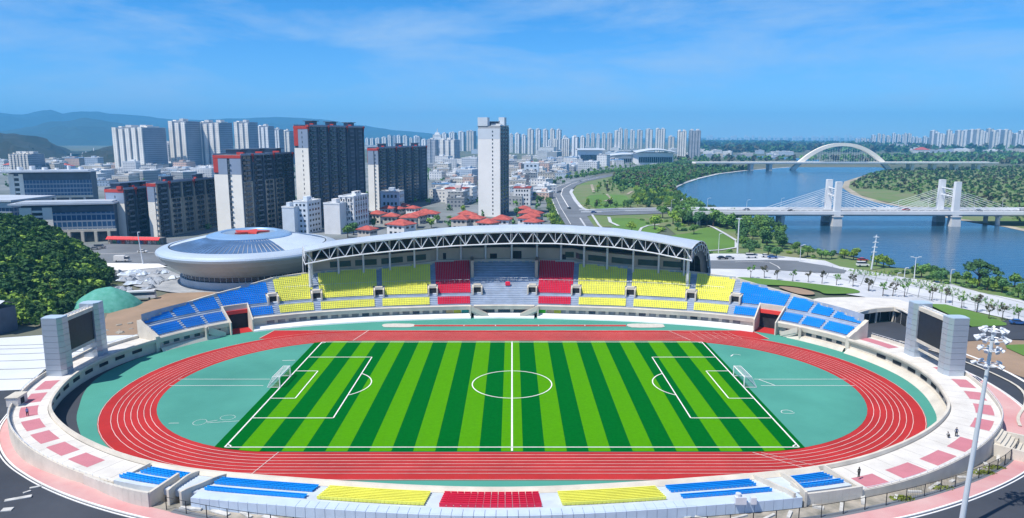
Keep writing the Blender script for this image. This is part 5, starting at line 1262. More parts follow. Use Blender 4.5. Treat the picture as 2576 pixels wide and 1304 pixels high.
for i, p in enumerate(pt): plant(p[0], p[1], -.4, random.choice(['round', 'bush', 'tall']), random.choice(['mid', 'light', 'dry', 'mid']), i % 3, random.uniform(.6, .95), 'small tree on the park lawns beside the highway, %s from left' % ordw(i), 'small trees among the park lawns')
# bank trees below the bridge
wp5 = ZP(r6, [(920, 290), (1180, 240), (1290, 290), (1420, 340), (1560, 380), (1730, 400), (1900, 470), (1960, 560), (1900, 640), (1700, 620), (1560, 600), (1540, 480), (1450, 440), (1300, 380), (1100, 350), (1000, 340)])
pt = scatter(wp5, 72, 6.2, 26); pt.sort(key=lambda p: PX(*p)[0])
for i, p in enumerate(pt): plant(p[0], p[1], -.4, random.choice(['round', 'round', 'bush']), random.choice(['mid', 'dark', 'mid']), i % 3, random.uniform(.95, 1.45), 'leafy bank tree behind the right end of the grandstand, %s from left' % ordw(i), 'bank trees behind the grandstand')
bush = [(800, 430), (860, 440), (920, 400), (990, 430), (1040, 400), (1060, 440), (960, 380), (830, 330), (870, 330), (1000, 360), (690, 350), (740, 380), (1140, 470), (600, 450), (1000, 440), (900, 360), (1270, 640), (1620, 650), (1450, 620)]
bush.sort()
for i, q in enumerate(bush): x, y = G(*r6(*q)); plant(x, y, -.4, 'bush' if i % 3 else 'round', random.choice(['dark', 'mid', 'light']), i % 3, random.uniform(.8, 1.5), 'rounded shrub on lawns behind the grandstand roof, %s from left' % ordw(i), 'shrubs on the lawns', 'shrub', 'shrub')
# trees along the right shore
shore = [(60, 200), (130, 215), (170, 150), (240, 180), (290, 170), (340, 215), (400, 210), (450, 215), (520, 225), (560, 230), (610, 225), (690, 215), (720, 225), (800, 235), (1000, 290), (1060, 300), (1110, 305), (1180, 350), (1250, 355), (1330, 385), (1390, 390), (1450, 400), (1500, 430), (1560, 440), (1610, 445), (1490, 380), (1560, 400), (1690, 440), (1760, 470), (1830, 480), (1900, 490), (1960, 500), (2030, 510), (2090, 520), (2160, 540), (2230, 560), (2280, 580), (2200, 480), (2270, 500), (2300, 530), (2330, 600), (2120, 500), (1780, 440), (1980, 470), (2060, 480)]
shore.sort()
for i, q in enumerate(shore):
    x, y = G(*r7(*q)); plant(x, y, -.4, random.choice(['round', 'round', 'bush']), random.choice(['mid', 'dark', 'mid', 'light']), i % 3, random.uniform(.62, .92)*(1.15 if q[0] > 2100 else 1), 'green tree along the near shore of the river, %s from left' % ordw(i), 'trees along the near shore')
x, y = G(*r7(1885, 470)); plant(x, y, -.3, 'umbrella', 'dark', 3, 1.55, 'large spreading flat crowned tree standing over the river on the right', None)
# hedges on the terraces by the river
for k, (poly, nb) in enumerate([(ZP(r7, [(1160, 400), (1500, 430), (1700, 500), (1900, 560), (2250, 660), (2250, 700), (1900, 620), (1600, 540), (1350, 480), (1160, 430)]), 260), (ZP(r7, [(760, 320), (1150, 350), (1150, 385), (800, 370)]), 90)]):
    wood('terrace_shrubbery', scatter(poly, nb, 1.6, 60+k), ['mid', 'dark', 'light'], (1.2, 2.2), 40, .7, 70+k)
# saplings along the paved walk
sap = [rb(*q) for q in [(655, 332), (775, 330), (885, 348), (1020, 358), (1155, 368), (1275, 378), (1400, 392), (1545, 405), (1685, 442), (1805, 488), (1890, 488)]]+[r7(*q) for q in [(930, 510), (1240, 560), (1480, 590), (1600, 612), (1740, 655), (1870, 688), (2090, 758), (2230, 782), (1975, 752)]]
for i, q in enumerate(sap):
    x, y = G(*q); plant(x, y, 0, 'sapling', 'dry' if i % 3 else 'mid', i % 4, random.uniform(1.05, 1.4), 'bare young street tree on the pale pavement, %s from left' % ordw(i), 'young trees on the pale pavement')
# trees among the villas and along the highway
vt = [(1120, 470), (1135, 480), (1108, 492), (1120, 505), (1150, 520), (1165, 535), (1130, 548), (1145, 560), (1100, 560), (1085, 572), (1015, 568), (985, 565), (940, 572), (890, 590), (875, 597), (1170, 512), (1200, 500), (1290, 560), (1300, 545), (1360, 512), (1380, 525), (1372, 545), (1345, 500), (1378, 500), (1385, 560), (1392, 575), (1400, 560), (1375, 480), (1385, 470), (1410, 455), (1425, 452), (1450, 443), (1480, 436), (1510, 430), (1540, 425), (1395, 465), (1465, 438), (1495, 432), (1560, 421), (1590, 416), (1620, 411), (1525, 428), (1650, 408), (1437, 449)]
vt.sort()
for i, q in enumerate(vt):
    x, y = G(*q); plant(x, y, -.4, random.choice(['round', 'bush', 'round']), random.choice(['mid', 'dark', 'light']), i % 3, random.uniform(.8, 1.2), 'garden tree between the villas and the highway, %s from left' % ordw(i), 'trees between the villas and the highway')
hedge = ZP(r4, [(330, 780), (370, 790), (440, 960), (500, 1060), (440, 1060), (370, 920)]); wood('roadside_hedge', scatter(hedge, 240, 1.9, 31), ['mid', 'dark', 'light'], (2, 4), 40, .8, 33)
tz = ZP(r4, [(570, 640), (900, 585), (1300, 555), (1500, 515), (1700, 500), (1500, 500), (1200, 545), (800, 590), (540, 640)]); wood('roadside_trees', scatter(tz, 420, 4.0, 35), ['dark', 'mid'], (5, 8), 46, 1.2, 36)
# opposite bank and far plain
fb = [(2140, 462), (2185, 438), (2260, 424), (2600, 418), (2800, 430), (2800, 575), (2576, 560), (2500, 540), (2400, 530), (2330, 515), (2300, 490), (2230, 478), (2150, 474)]
wood('far_bank_wood', scatter(fb, 2300, 6.2, 41), ['mid', 'dark', 'dry', 'dark'], (2.2, 5.0), 36, 1.3, 42, spread=1.5)
fp_ = [(1764, 396), (1990, 400), (2240, 392), (2600, 384), (3000, 384), (3000, 412), (2260, 414), (2060, 402), (1900, 405), (1764, 408), (1640, 404), (1640, 396)]
wood('far_plain_trees', scatter(fp_, 1100, 26, 43), ['dark', 'dry', 'mid'], (8, 14), 26, 2.6, 44)
fp2 = [(1764, 356), (2600, 372), (3000, 372), (3000, 384), (1764, 384)]
wood('distant_tree_belt', scatter(fp2, 1300, 55, 45), ['dark', 'dry'], (14, 26), 22, 4.5, 46)
cw = [(-100, 440), (300, 425), (900, 410), (1640, 405), (1390, 470), (1370, 560), (1100, 575), (900, 560), (300, 600), (270, 520), (-100, 520)]
wood('city_greenery', scatter(cw, 650, 13, 47), ['dark', 'mid'], (4, 7), 42, 1.1, 48)

# ------------------------------------------------------------------ cable stayed bridge
bridgew = mat('bridge_white', (.74, .76, .78), .6, .06, .1)
pierm = mat('pier_concrete', (.66, .66, .65), .8, .1, .2)
BR = thing('cable_bridge', 'white road bridge with two pairs of square pylons and fans of cables over the river', 'bridge', (240, 305, 0))
def bx_(X): return 294.5-(X-205)*.012           # near edge of the deck runs almost straight across
DZ = 8.4
def bpt(X, t, z): return (X+1.5+t*5.6, bx_(X)+t*28, z)   # t: 0 near edge, 1 far edge
Xs = [62+i*12 for i in range(34)]
def blong(mb, t0, t1, z0, z1, X0=114, X1=458):
    xs = [X0+(X1-X0)*i/30 for i in range(31)]
    a = [bpt(x, t0, z0) for x in xs]; b = [bpt(x, t1, z0) for x in xs]; c_ = [bpt(x, t1, z1) for x in xs]; d = [bpt(x, t0, z1) for x in xs]
    mb.strip(a, d); mb.strip(d, c_); mb.strip(c_, b); mb.strip(b, a); mb.quad(a[0], b[0], c_[0], d[0]); mb.quad(a[-1], d[-1], c_[-1], b[-1])
m = MB(); blong(m, .02, .98, DZ-.6, DZ); blong(m, .12, .88, DZ-2.2, DZ-.6); m.build('deck', mat('bridge_deck', (.55, .57, .60), .7, .08, .1), BR)
m = MB()
for t0 in (0, .96): blong(m, t0, t0+.04, DZ-.9, DZ+1.1)
for t0 in (.25, .72): blong(m, t0, t0+.012, DZ, DZ+.5)
m.build('parapet', bridgew, BR)
m = MB(); blong(m, .3, .46, DZ+.02, DZ+.03); blong(m, .54, .7, DZ+.02, DZ+.03); m.build('carriageway', asph_l, BR)
pyl = [205.5, 280.5]
for X in pyl:
    for t0, w_ in ((.06, 3.7), (.94, 3.7)):
        x, y, _ = bpt(X, t0, 0); m = MB()
        m.box((x, y, 12.9), (w_+.5, 2.9, 30.2), 0, .86); m.box((x, y, 27.9), (w_-.2, 2.6, .8)); m.build('pylon', bridgew, BR)
        m = MB(); m.box((x, y, 2.6), (6.2, 5.0, 7.4), 0, .9); m.box((x, y, 6.3), (6.6, 5.6, .7)); m.build('pier', pierm, BR)
    m = MB()
    for z_ in (18.5, 23): a, b = bpt(X, .06, z_), bpt(X, .94, z_); m.tube(a, b, .45, 6)
    m.build('cross_beam', bridgew, BR)
    for t0 in (.1, .9):
        for sg in (-1, 1):
            m = MB()
            for k in range(8):
                a = bpt(X+sg*1.6, t0, 22.6-k*1.15); b = bpt(X+sg*(44-k*4.6), t0, DZ+.4); m.tube(a, b, .12, 5)
            m.build('cable_fan', bridgew, BR)
for X in (145, 172, 310, 345, 380, 118):
    m = MB()
    for t0 in (.2, .8):
        x, y, _ = bpt(X, t0, 0); m.tube((x, y, -.8), (x, y, 6.2), 1.3, 12, 1.5)
    a, b = bpt(X, .12, 0), bpt(X, .88, 0); m.box(((a[0]+b[0])/2, (a[1]+b[1])/2, 5.9), (24, 2.0, .9), math.atan2(b[1]-a[1], b[0]-a[0])); m.build('pier', pierm, BR)
for i in range(15):
    X = 100+i*24; p = bpt(X, .5 if i % 2 else .04, DZ); m = MB(); m.tube(p, (p[0], p[1], DZ+8), .12, 6, .07); m.tube((p[0], p[1], DZ+8), (p[0]+1.8, p[1]+.4, DZ+8.4), .08, 5)
    m.box((p[0]+1.8, p[1]+.4, DZ+8.4), (1, .35, .2)); m.build('street_light', steel, BR)
m = MB(); pr = [G(*q) for q in ZP(r4, [(640, 925), (800, 925), (1000, 918), (1400, 915), (1760, 922)])]; 
AP = thing('bridge_ramp', 'low white walled road ramp leading from the highway junction to the cable bridge', 'ramp', (*pr[2], 0))
pr.append(bpt(116, .5, 0)[:2]); N = len(pr)
A = []; B = []
for i, p in enumerate(pr):
    a = pr[max(0, i-1)]; c_ = pr[min(N-1, i+1)]; dx, dy = c_[0]-a[0], c_[1]-a[1]; l = math.hypot(dx, dy); A.append((p[0]+dy/l*8, p[1]-dx/l*8)); B.append((p[0]-dy/l*8, p[1]+dx/l*8))
hz_ = [0, .2, .3, .5, 1.4, 6.5]
m = MB(); m.ribbon([[(x, y, -.5) for x, y in A], [(x, y, h_) for (x, y), h_ in zip(A, hz_)], [(x, y, h_) for (x, y), h_ in zip(B, hz_)], [(x, y, -.5) for x, y in B]]); m.build('embankment_wall', asph_l, AP)
m = MB()
for L_ in (A, B): m.ribbon([[(x, y, h_) for (x, y), h_ in zip(L_, hz_)], [(x, y, h_+.8) for (x, y), h_ in zip(L_, hz_)], [(x, y+.5, h_+.8) for (x, y), h_ in zip(L_, hz_)], [(x, y+.5, h_) for (x, y), h_ in zip(L_, hz_)]])
m.build('parapet', bridgew, AP)
# ------------------------------------------------------------------ arch bridge
d_ = 1230; X0 = (1992-1288)/FPX*(d_*.9855+8); X1 = (2239-1288)/FPX*(d_*.9855+8); Y_ = d_-156
archm = mat('arch_cream', (.86, .82, .74), .6, .05, .05)
AB = thing('arch_bridge', 'distant road bridge hung from one big cream arch across the river', 'bridge', ((X0+X1)/2, Y_, 0))
zt_ = height_at((X0+X1)/2, Y_, 364)
m = MB(); N = 40; prof = []
for i in range(N+1):
    f = i/N*2-1; a = (1-abs(f)**2.15)
    prof.append(((X0+X1)/2+f*(X1-X0)/2, zt_*a+(-1)*(1-a), 5.2+1.6*abs(f)))
for (x, z, w_), (x2, z2, w2) in zip(prof, prof[1:]):
    dx, dz = x2-x, z2-z; l = math.hypot(dx, dz); nx, nz = -dz/l, dx/l
    v = [(x+nx*w_*.5, Y_-3.5, z+nz*w_*.5), (x+nx*w_*.5, Y_+3.5, z+nz*w_*.5), (x-nx*w_*.5, Y_+3.5, z-nz*w_*.5), (x-nx*w_*.5, Y_-3.5, z-nz*w_*.5)]
    v2 = [(x2+nx*w2*.5, Y_-3.5, z2+nz*w2*.5), (x2+nx*w2*.5, Y_+3.5, z2+nz*w2*.5), (x2-nx*w2*.5, Y_+3.5, z2-nz*w2*.5), (x2-nx*w2*.5, Y_-3.5, z2-nz*w2*.5)]
    m.add(v+v2, [(0, 1, 5, 4), (1, 2, 6, 5), (2, 3, 7, 6), (3, 0, 4, 7)])
m.build('arch', archm, AB)
m = MB(); XA, XB = (1745-1288)/FPX*(d_*.9855+8), (2500-1288)/FPX*(d_*.9855+8)
m.box(((XA+XB)/2, Y_, 12), (XB-XA, 24, 1.8)); m.build('deck', archm, AB)
m = MB(); m.box(((XA+XB)/2, Y_-12.2, 13.3), (XB-XA, .5, 1.4)); m.box(((XA+XB)/2, Y_+12.2, 13.3), (XB-XA, .5, 1.4)); m.build('parapet', bridgew, AB)
m = MB()
for i in range(5, N-4):
    x, z, w_ = prof[i]
    if z > 20: m.tube((x, Y_-2, 12.5), (x, Y_-2, z-1), .12, 4)
m.build('hanger', steel, AB)
for px in (1780, 1835, 1888, 1935, 2290, 2345, 2400, 2455):
    x = (px-1288)/FPX*(d_*.9855+8); m = MB(); m.box((x, Y_-7, 5.4), (5, 3, 12)); m.box((x, Y_+7, 5.4), (5, 3, 12)); m.box((x, Y_, 10.6), (6, 22, 1.2)); m.build('pier', pierm, AB)
# thin low bridge further away
x0_, y0_ = G(1764, 363); x1_, y1_ = G(2300, 366); m = MB(); m.prism([(x0_, y0_), (x1_, y1_), (x1_, y1_+30), (x0_, y0_+30)], 9, 14); LB_ = thing('low_bridge', 'thin pale line of a low bridge over the farthest water', 'bridge', (x0_, y0_, 0)); m.build('deck', bridgew, LB_)
for i in range(26): f = (i+.5)/26; m = MB(); m.box((x0_+(x1_-x0_)*f, y0_+(y1_-y0_)*f+15, 4), (8, 20, 11)); m.build('pier', pierm, LB_)

# ------------------------------------------------------------------ low city: houses and blocks
fc = [facade('house_white', (.72, .73, .74), (.16, .20, .27), 3.2, 3.4, .42, .42), facade('house_cream', (.60, .56, .50), (.15, .17, .20), 3.2, 3.0, .42, .45), facade('house_blue', (.46, .55, .66), (.13, .18, .26), 3.2, 3.2, .42, .45), facade('house_pink', (.60, .44, .38), (.16, .16, .2), 3.2, 3.2, .4, .4), facade('house_grey', (.36, .38, .40), (.10, .12, .16), 3.2, 3.0, .45, .5)]
rfm = [mat('flat_roof_pale', (.58, .60, .62), .85, .2, .15), mat('flat_roof_grey', (.34, .36, .38), .9, .25, .15), mat('roof_sheet_blue', (.20, .38, .62), .5, .15, .2), mat('tile_red', (.46, .10, .085), .8, .2, .4), mat('roof_sheet_white', (.76, .79, .82), .5, .1, .2)]
def house(x, y, w, d, h_, rot, wall, roof, label, group=None, hip=False, wins=None, shed=True, name='house', cat='building', z=-.5):
    t = thing(name, label, cat, (x, y, z), group, rot)
    m = MB(); m.box((0, 0, h_/2), (w, d, h_)); m.build('wall', wall, t, local=True)
    m = MB()
    if hip:
        e = .8; a = w/2+e; b = d/2+e; rz = h_+min(w, d)*.26; k = max(0, (w-d)/2)
        if w >= d: top = [(-k, 0, rz), (k, 0, rz)]
        else: k = (d-w)/2; top = [(0, -k, rz), (0, k, rz)]
        v = [(-a, -b, h_), (a, -b, h_), (a, b, h_), (-a, b, h_)]+top+[(-a, -b, h_-.3), (a, -b, h_-.3), (a, b, h_-.3), (-a, b, h_-.3)]
        f = [(0, 1, 5, 4), (2, 3, 4, 5), (1, 2, 5), (3, 0, 4)] if w >= d else [(0, 1, 4), (1, 2, 5, 4), (2, 3, 5), (3, 0, 4, 5)]
        m.add(v, f+[(6, 7, 1, 0), (7, 8, 2, 1), (8, 9, 3, 2), (9, 6, 0, 3), (9, 8, 7, 6)])
    else:
        m.box((0, 0, h_+.1), (w-.5, d-.5, .22))
        for sx, sy, lx, ly in ((0, -d/2, w+.3, .35), (0, d/2, w+.3, .35), (-w/2, 0, .35, d-.4), (w/2, 0, .35, d-.4)): m.box((sx, sy, h_+.35), (lx, ly, .9))
    m.build('roof', roof, t, local=True)
    if shed and not hip:
        r = random.Random(int(x*7+y)); m = MB(); m.box((w*r.uniform(-.25, .25), d*r.uniform(-.2, .2), h_+1.5), (w*.28, d*.35, 2.8)); m.build('roof_room', wall, t, local=True)
        m = MB(); m.tube((w*r.uniform(-.4, .4), d*r.uniform(-.3, .3), h_+.2), (w*.3, d*.2, h_+1.5), .5, 8, .5); m.build('water_tank', steel, t, local=True)
    if wins:
        nx, nz = wins
        for i in range(nx):
            for k in range(nz):
                m = MB(); X = w*((i+.5)/nx-.5)*.8; Z_ = h_*(k+.45)/nz; m.box((X, -d/2-.02, Z_), (w/nx*.42, .18, h_/nz*.4)); m.build('window', winm, t, local=True)
        ny = max(2, int(d/4))
        for i in range(ny):
            for k in range(nz):
                m = MB(); Y = d*((i+.5)/ny-.5)*.85; Z_ = h_*(k+.45)/nz; m.box((w/2+.02, Y, Z_), (.18, d/ny*.42, h_/nz*.4)); m.build('window', winm, t, local=True)
    return t
def phouse(px0, px1, top, base, dep, wall, roof, label, group=None, rot=-.24, **k):
    x, y = G((px0+px1)/2, base); w = (px1-px0)/FPX*((y+156)*.9855+9)*.92; h_ = height_at(x, y, top)+.5; y += dep/2*math.cos(rot); x += -dep/2*math.sin(rot)*0
    return house(x, y, w, dep, h_, rot, wall, roof, label, group, **k)
plainw = mat('plain_pale_wall', (.60, .68, .78), .75, .06, .15)
plainw2 = mat('plain_white_wall', (.72, .73, .75), .75, .06, .15)
phouse(715, 752, 523, 588, 12, plainw, rfm[4], 'blank pale blue house wall rising just behind the arena roof', wins=None)
phouse(746, 788, 509, 586, 16, plainw, rfm[4], 'taller pale blue house joined behind the blank walled one', wins=(3, 6))
phouse(820, 868, 514, 588, 14, plainw2, rfm[4], 'pale block with a blank front below the tallest red trimmed tower', wins=None)
phouse(862, 906, 496, 584, 20, fc[0], rfm[4], 'white block with rows of small windows right of the blank fronted block', wins=(5, 6))
phouse(958, 1011, 484, 538, 14, plainw, rfm[0], 'light blue block with nine square windows in front of the red roofed tower', wins=(4, 3), rot=-.1)
phouse(1121, 1178, 476, 512, 14, plainw2, rfm[3], 'white house with red roof canopy left of the white slab tower', wins=(4, 3))
phouse(1292, 1338, 474, 516, 14, plainw2, rfm[3], 'white house with red roof canopy right of the white slab tower', wins=(5, 4), rot=-.1)
phouse(1318, 1358, 412, 452, 16, plainw, rfm[4], 'tall plain pale block standing beyond the white slab tower', wins=(3, 4), rot=-.1)
phouse(1352, 1398, 436, 462, 14, fc[1], rfm[1], 'cream low block with a dark opening beside the plain pale block', wins=None, rot=-.1)
# red roofed villas
V_ = [(912, 545, 8), (925, 590, 9), (950, 548, 10), (975, 536, 9), (1000, 530, 9), (985, 556, 10), (1010, 575, 14), (1030, 560, 11), (1048, 548, 11), (1070, 540, 11), (1085, 545, 10), (1040, 530, 9), (1016, 524, 8), (1160, 562, 11), (1178, 552, 10), (1195, 560, 11), (1172, 545, 9), (1228, 570, 11), (1262, 562, 12), (1322, 548, 9), (1330, 538, 9), (1338, 556, 10), (1345, 545, 10), (1325, 562, 10), (1342, 566, 10), (1318, 530, 9)]
V_.sort()
for i, (px, py, w_) in enumerate(V_):
    x, y = G(px, py+12); house(x, y, w_*.92, w_*.78, random.uniform(5.5, 7.5), -.3+random.uniform(-.3, .3), fc[1] if i % 3 else plainw2, rfm[3], 'cream villa with a red hipped roof behind the grandstand, %s from left' % ordw(i), 'red roofed villas behind the grandstand', hip=True, wins=(3, 2), name='villa', cat='villa')
# scattered low blocks
used = [G(q[0], q[1]+8) for q in V_]
def fill(poly, n, mind, seed, desc, group, hmin, hmax, smin, smax):
    r = random.Random(seed); P_ = [G(*q) for q in poly]; out = []; tries = 0; minpx, maxpx = min(q[0] for q in poly), max(q[0] for q in poly); minpy, maxpy = min(q[1] for q in poly), max(q[1] for q in poly)
    while len(out) < n and tries < n*80:
        tries += 1; px, py = r.uniform(minpx, maxpx), r.uniform(minpy, maxpy)
        if not in_poly(px, py, poly): continue
        x, y = G(px, py); k = 1+(y-300)/1500
        if any(math.hypot(x-a, y-b) < mind*k for a, b in used+[o[:2] for o in out]): continue
        out.append((x, y, k))
    out.sort(key=lambda o: PX(o[0], o[1])[0])
    for i, (x, y, k) in enumerate(out):
        w_ = r.uniform(smin, smax)*k**.6; wl = r.choice([fc[0], fc[0], fc[1], fc[2], fc[3] if r.random() < .35 else fc[0], fc[4]]); ro = r.choice([rfm[0], rfm[1], rfm[4], rfm[4], rfm[2] if r.random() < .5 else rfm[0], rfm[3] if r.random() < .3 else rfm[0]])
        cn = {fc[0]: 'white', fc[1]: 'cream', fc[2]: 'pale blue', fc[3]: 'pinkish', fc[4]: 'grey'}[wl]
        house(x, y, w_, w_*r.uniform(.6, 1.1), r.uniform(hmin, hmax)*(1.5 if r.random() < .15 else 1), -.2+r.uniform(-.35, .35), wl, ro, '%s low block %s, %s from left' % (cn, desc, ordw(i)), group, hip=(ro is rfm[3]), name='low_block')
    for x, y, k in out: used.append((x, y))
for k_, q in enumerate(sorted([r6(1150, 385), r6(1205, 372), r6(1255, 395), r6(1310, 402), r6(1365, 410), r6(1095, 392), r6(1430, 425), r6(1040, 380), r6(1180, 410)])):
    x, y = G(*q); plant(x, y, -.4, 'round', ['mid', 'dark'][k_ % 2], k_ % 3, random.uniform(1.35, 1.75), 'large tree hiding the left end of the cable bridge deck, %s from left' % ordw(k_), 'large trees at the left end of the bridge')
fill([(1082, 415), (1198, 404), (1198, 520), (1130, 525), (1095, 480)], 34, 15, 81, 'between the dark tower and the white slab tower', 'low blocks left of the white slab tower', 7, 15, 11, 20)
fill([(1282, 395), (1400, 400), (1440, 412), (1640, 406), (1560, 416), (1430, 440), (1385, 466), (1378, 500), (1284, 520)], 74, 14, 82, 'in the town right of the white slab tower', 'low blocks right of the white slab tower', 6, 15, 11, 22)
fill([(-40, 420), (200, 405), (300, 436), (440, 432), (530, 432), (530, 458), (400, 462), (250, 470), (225, 440), (10, 435)], 60, 15, 83, 'among the roofs behind the left apartment blocks', 'low blocks behind the left apartment blocks', 6, 16, 14, 26)
fill([(925, 375), (1200, 378), (1200, 404), (1080, 412), (930, 380)], 20, 24, 84, 'far back left of the white slab tower', 'far low blocks left of the white slab tower', 8, 18, 16, 30)
fill([(1283, 378), (1480, 380), (1700, 386), (1760, 400), (1650, 404), (1440, 402), (1283, 394)], 30, 26, 85, 'below the far skyline beside the river', 'far low blocks below the skyline', 8, 18, 16, 30)
fill([(1764, 380), (1990, 386), (1990, 396), (1764, 400)], 14, 30, 86, 'on the far flat shore left of the arch', 'low blocks on the far shore', 6, 12, 14, 26)
fill([(2250, 372), (2576, 378), (2576, 388), (2300, 386), (2250, 380)], 24, 30, 87, 'under the thin high-rises across the river', 'low blocks under the thin high-rises', 8, 16, 18, 34)
# big white cultural buildings by the river bend
def culture(px0, px1, top, base, dep, label, curved=True, glass=False):
    x0, y0 = G(px0, base); x1, y1 = G(px1, base); h_ = height_at((x0+x1)/2, y0, top); t = thing('exhibition_hall', label, 'hall', ((x0+x1)/2, y0, 0)); N = 16
    m = MB(); m.prism([(x0+6, y0+4), (x1-6, y0+4), (x1-6, y0+dep), (x0+6, y0+dep)], -.5, h_*.78); m.build('wall', white if not glass else plainw, t)
    m = MB()
    for i in range(N): a = x0+8+(x1-x0-16)*i/N; b = x0+8+(x1-x0-16)*(i+.8)/N; m.prism([(a, y0+3.4), (b, y0+3.4), (b, y0+4.2), (a, y0+4.2)], h_*.12, h_*.5)
    o = m.build('glazing', winm, t); o['kind'] = 'stuff'
    m = MB(); U = []; D_ = []
    for i in range(N+1):
        f = i/N; x = x0+(x1-x0)*f; z = h_*(.8+.2*math.sin(f*math.pi)) if curved else h_*.86; U.append(x); D_.append(z)
    m.ribbon([[(x, y0-4, z-2) for x, z in zip(U, D_)], [(x, y0-5, z) for x, z in zip(U, D_)], [(x, y0+dep*.5, z+2.5) for x, z in zip(U, D_)], [(x, y0+dep+4, z) for x, z in zip(U, D_)], [(x, y0-4, z-2) for x, z in zip(U, D_)]]); m.build('roof', mat('hall_roof', (.74, .78, .82), .4, .05, .05, metal=.2), t)
    return t
culture(1452, 1522, 372, 408, 50, 'boxy white hall with a blue glazed side left of the long roofed halls', curved=False, glass=True)
culture(1528, 1632, 388, 411, 60, 'long white hall with a flat overhanging roof below the skyline')
culture(1598, 1702, 377, 414, 70, 'large white hall with a sweeping curved roof nearest the river bend')
# ------------------------------------------------------------------ office buildings on the left
bluegl = facade('curtain_glass', (.30, .36, .44), (.035, .10, .22), 3.6, 2.4, .74, .84, rough=.3)
navyw = mat('navy_band', (.085, .11, .16), .5, .15, .2)
slabw = mat('slab_roof', (.55, .60, .67), .5, .08, .08, metal=.2)
def office(label, px0, px1, split_px, base, roof_top, gable_px, over=4, seed=1, gable=True):
    x0, y0 = G(px0, base); x1, y1 = G(px1, base); h_ = height_at((x0+x1)/2, y0, roof_top); t = thing('office_building', label, 'office', ((x0+x1)/2, y0, 0)); xs, _ = G(split_px, base)
    rot_dy = .22
    def Y(x): return y0+(x-x0)*rot_dy
    def blk(mb, a, b, f0, f1, z0, z1): mb.prism([(a, Y(a)+f0), (b, Y(b)+f0), (b-.2*(f1-f0), Y(b)+f1), (a-.2*(f1-f0), Y(a)+f1)], z0, z1)
    m = MB(); blk(m, x0+.5, x1-.5, .6, 14, -.5, h_-2.5); m.build('core', navyw, t)
    if gable:
        w_ = xs-x0
        for a, b in ((0, .36), (.70, 1)): m = MB(); blk(m, x0+w_*a, x0+w_*b, -.2, 5, -.5, h_-3.4); m.build('gable_pier', gable_c, t)
        for k in range(6): m = MB(); z = 1+k*(h_-6)/6; blk(m, x0+w_*.36, x0+w_*.70, .1, 3, z+(h_-6)/6*.6, z+(h_-6)/6); m.build('spandrel', gable_c, t); m = MB(); blk(m, x0+w_*.4, x0+w_*.66, .3, 1, z, z+(h_-6)/6*.6); m.build('window', winm, t)
    m = MB(); blk(m, xs, x1, 0, .7, h_*.30, h_*.72); m.build('glass_wall', bluegl, t)
    m = MB(); blk(m, xs, x1+.5, -.6, .7, h_*.24, h_*.30); m.build('ledge', cream, t)
    for i in range(5):
        a = xs+(x1-xs)*i/4.6; m = MB(); blk(m, a, a+1.4, -.8, .9, -.5, h_*.24); m.build('column', cream, t)
    for i in range(4):
        a = xs+(x1-xs)*(i+.35)/4.6; m = MB(); blk(m, a, a+(x1-xs)*.12, .3, .75, .2, h_*.2); m.build('window', winm, t)
    m = MB(); blk(m, xs, x1, -.1, .7, h_*.74, h_-3); m.build('dark_band', navyw, t)
    m = MB(); blk(m, x0-over*2, x1+over*.6, -over, 12, h_-2.0, h_-1.1); blk(m, x0-over*.4, x1, -over*.5, 11, h_-1.1, h_-.3); m.build('roof', slabw, t)
    for i in range(6 if over > 3 else 0): m = MB(); a = x0+(x1-x0)*(.1+.14*i); m.tube((a, Y(a)+5+i, h_-.3), (a, Y(a)+5+i, h_+random.uniform(1, 3)), random.uniform(1, 2.2), 10); m.build('roof_drum', white, t)
    return t, x0, x1, y0, h_, Y
office('curved cream and glass office building with a thin pale roof beside the left blocks', 58, 268, 130, 612, 508, 60, over=2)
office('rear office building with wide flat roof and white drums on top', 30, 212, 62, 522, 428, 30, over=6)
x_, y_ = G(20, 600); h_ = height_at(x_, y_, 504); t = thing('glass_building', 'blue glass office building cut by the left edge of the picture', 'office', (x_-10, y_, 0), None, -.1)
m = MB(); m.box((-8, 15, h_/2-.5), (46, 30, h_-1)); m.build('glass_wall', bluegl, t, local=True); m = MB(); m.box((-8, 15, h_-.2), (50, 34, 1.0)); m.box((-8, 15, h_-2.6), (47, 31, 3.0)); m.build('roof', slabw, t, local=True)
x_, y_ = G(-28, 838); t = thing('dark_shed', 'dark walled low house with a pale ridge at the foot of the left hill', 'house', (x_, y_, 0), None, -.35); h_ = height_at(x_, y_, 775)
m = MB(); m.box((-2, 3, h_/2-.5), (10, 7, h_)); m.build('wall', navyw, t, local=True); m = MB(); m.add([(-8, -1, h_), (4, -1, h_), (4, 3, h_+1.8), (-8, 3, h_+1.8), (4, 7, h_), (-8, 7, h_)], [(0, 1, 2, 3), (3, 2, 4, 5)]); m.build('roof', slabw, t, local=True)
